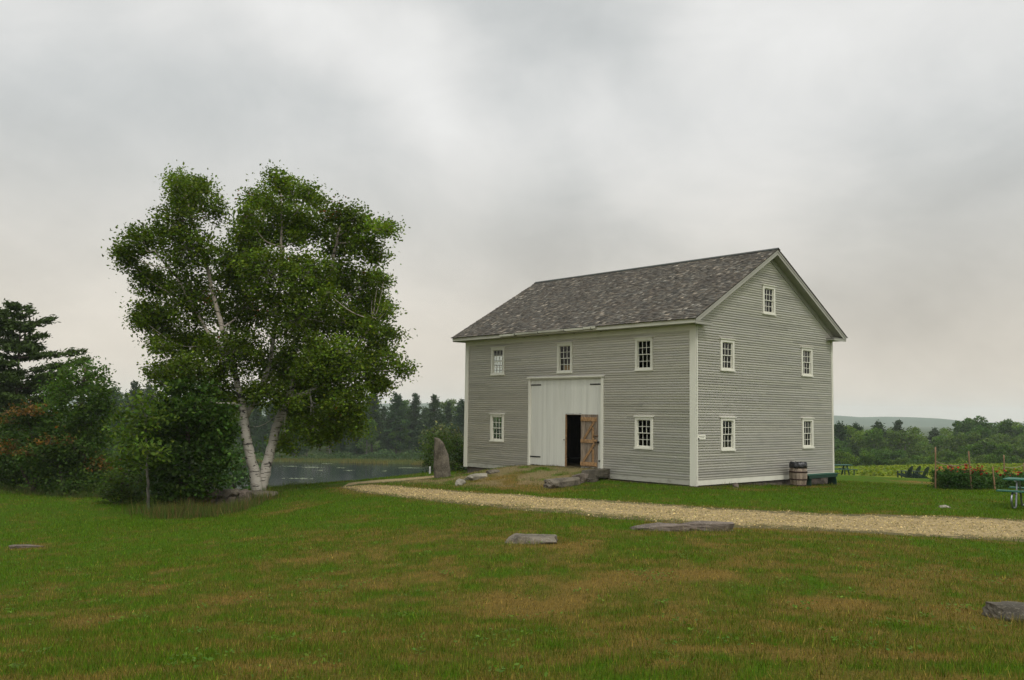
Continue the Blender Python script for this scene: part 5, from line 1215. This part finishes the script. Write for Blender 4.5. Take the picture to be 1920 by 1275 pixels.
# ---------------------------------------------------------------- garden stakes, line and flowers
def stake(px0, py0, px1, py1, Dd, lab_, r=.032):
    a = at(px0, py0, Dd); b = at(px1, py1, Dd + .1); z0 = gz(a[0], a[1]); o = empty('garden_stake', (a[0], a[1], z0), label=lab_, cat='stake', group='wooden stakes round the flower bed')
    m = MB(); n = 7; pts = [((b[0] - a[0]) * t, (b[1] - a[1]) * t, -.1 + (b[2] - z0 + .1) * t) for t in np.linspace(0, 1, n)]; m.tube(pts, list(np.linspace(r, r * .8, n)), 7)
    m.build('stake_pole', M['bamboo'], o, True); return b
s1 = stake(1754, 918, 1754, 838, 35, 'tallest wooden stake, at the left end of the flower bed'); s2 = stake(1822, 921, 1816, 846, 34.4, 'second tall stake, leaning left in front of the red flowers')
s3 = stake(1866, 917, 1861, 875, 34.2, 'shorter stake just left of the near picnic table'); s4 = stake(1884, 904, 1882, 853, 42, 'tall stake behind the flower bed above the near picnic table'); s5 = stake(1921, 898, 1919, 868, 44, 'stake at the very right edge behind the flower bed')
def line(a, b, sag, lab_):
    m = MB(); a = np.array(a); b = np.array(b); m.tube([tuple(a * (1 - t) + b * t - np.array([0, 0, sag * 4 * t * (1 - t)])) for t in np.linspace(0, 1, 9)], .012, 4, cap=False); m.build('garden_line', M['rope'], None, label=lab_, cat='rope')
line(s1 - np.array([0, 0, .55]), s2 - np.array([0, 0, .45]), .12, 'thin sagging line strung between the two tallest garden stakes')
line(s4 - np.array([0, 0, .55]), s5 - np.array([0, 0, .10]), .08, 'thin line strung between the two stakes behind the flower bed')
rf = np.random.default_rng(12)
def flower_bush(px, py, Dd, wpx, hpx, seed, nf, fcol, lab_, dark=1.):
    rg = np.random.default_rng(seed); b = at(px, py, Dd); z0 = gz(b[0], b[1]); s = Dd / F_PX; W_b, H_b = wpx * s, hpx * s
    o = empty('flowering_plant', (b[0], b[1], z0), label=lab_, cat='plant', group='red flowering plants in the garden bed')
    m = MB()
    for k in range(7): a = rg.uniform(0, 6.28); m.tube([(rg.normal(0, .04), rg.normal(0, .04), 0), (math.cos(a) * W_b * .3, math.sin(a) * .25, H_b * .8)], [.01, .004], 4)
    m.build('stem', M['leaf'] if False else M['bark'], o)
    n = int(2100 * W_b * H_b / .5); P = np.stack([rg.uniform(-.5, .5, n) * W_b * 1.15, rg.normal(0, .28, n), H_b * .86 * rg.random(n) ** .8], 1); P[:, 2] *= .72 + .4 * vn(P[:, 0] * 5 + seed, P[:, 1] * 4, 4)
    V, F, C = leaf_quads(P, .085, rg, np.array([.038, .085, .018]) * dark, .6, .4, .3, .12); link('foliage', np_mesh('foliage', V, F, C), M['leaf'], o)
    m = MB()
    for k in range(nf):
        c = np.array([rg.uniform(-.5, .5) * W_b, rg.normal(-.12, .22), H_b * rg.uniform(.74, 1.10)]); r_ = rg.uniform(.028, .055); fc = fcol[rg.integers(0, len(fcol))]; tl_ = rg.normal(0, .4, 2)
        m.tube([(c[0], c[1], c[2] - .22), tuple(c)], .004, 3, (.04, .08, .02))
        V = [tuple(c + np.array([0, 0, .012]))]; npet = 9
        for q in range(npet * 2):
            a = q * math.pi / npet; rr1 = r_ * (1. if q % 2 == 0 else .72); dx, dy = rr1 * math.cos(a), rr1 * math.sin(a); V.append(tuple(c + np.array([dx, dy, dx * tl_[0] + dy * tl_[1] - .006])))
        m.add(V, [(0, 1 + q, 1 + (q + 1) % (2 * npet)) for q in range(2 * npet)], fc); m.add([(x, y, z - .018) for x, y, z in V], [(0, 1 + q, 1 + (q + 1) % (2 * npet)) for q in range(2 * npet)], tuple(v * .7 for v in fc))
    m.build('blossoms', M['petal'], o)
RED = [(.42, .012, .012), (.30, .010, .014), (.50, .05, .02), (.16, .01, .015)]; MIX = [(.42, .012, .012), (.45, .16, .07), (.12, .015, .015), (.40, .20, .10)]
flower_bush(1773, 919, 35.2, 36, 40, 1, 16, MIX, 'leftmost flowering plant of the bed, with dark brown and red heads'); flower_bush(1795, 920, 35, 34, 42, 2, 14, MIX, 'second flowering plant from the left, with salmon and red heads')
flower_bush(1818, 921, 34.8, 36, 42, 3, 22, RED, 'flowering plant with the brightest red heads, at the leaning stake'); flower_bush(1841, 920, 35, 32, 38, 4, 12, RED, 'leafy plant with few red flowers between the leaning and the short stake', 1.2)
flower_bush(1858, 918, 35.4, 26, 30, 5, 6, RED, 'lowest flowering plant, beside the short stake'); flower_bush(1884, 915, 37, 44, 36, 6, 16, RED, 'flowering plant showing through the near picnic table legs'); flower_bush(1922, 914, 37.5, 36, 34, 7, 12, RED, 'rightmost flowering plant of the bed behind the near picnic table')
flower_bush(1850, 905, 41, 90, 22, 8, 14, RED, 'rear flowering plant of the bed, low and wide with red heads against the field')
# white marker post near the pond
P = hit(806, 888); o = empty('marker_post', (P[0], P[1], P[2]), label='thin white post at the crest above the pond, left of the standing stone', cat='post')
m = MB(); m.box(-.035, .035, -.035, .035, -.1, 13 * P[1] / F_PX, (1, 1, 1), None, .006); m.build('post_shaft', M['post_white'], o)
# small tree trunks showing along the far shore come with the pines themselves

# ---------------------------------------------------------------- haze
hm, g = mat('haze_air'); vp = g.n('ShaderNodeVolumePrincipled'); vp.inputs['Color'].default_value = (.90, .97, 1., 1); vp.inputs['Density'].default_value = .00019; vp.inputs['Anisotropy'].default_value = .0
o_ = g.n('ShaderNodeOutputMaterial'); g.l(vp.outputs[0], o_.inputs['Volume'])
m = MB(); m.box(-4200, 4200, -4200, 4200, -60, 48); m.build('haze', hm, None, kind='stuff', label='thin pale blue haze filling the air over the valley', cat='haze')
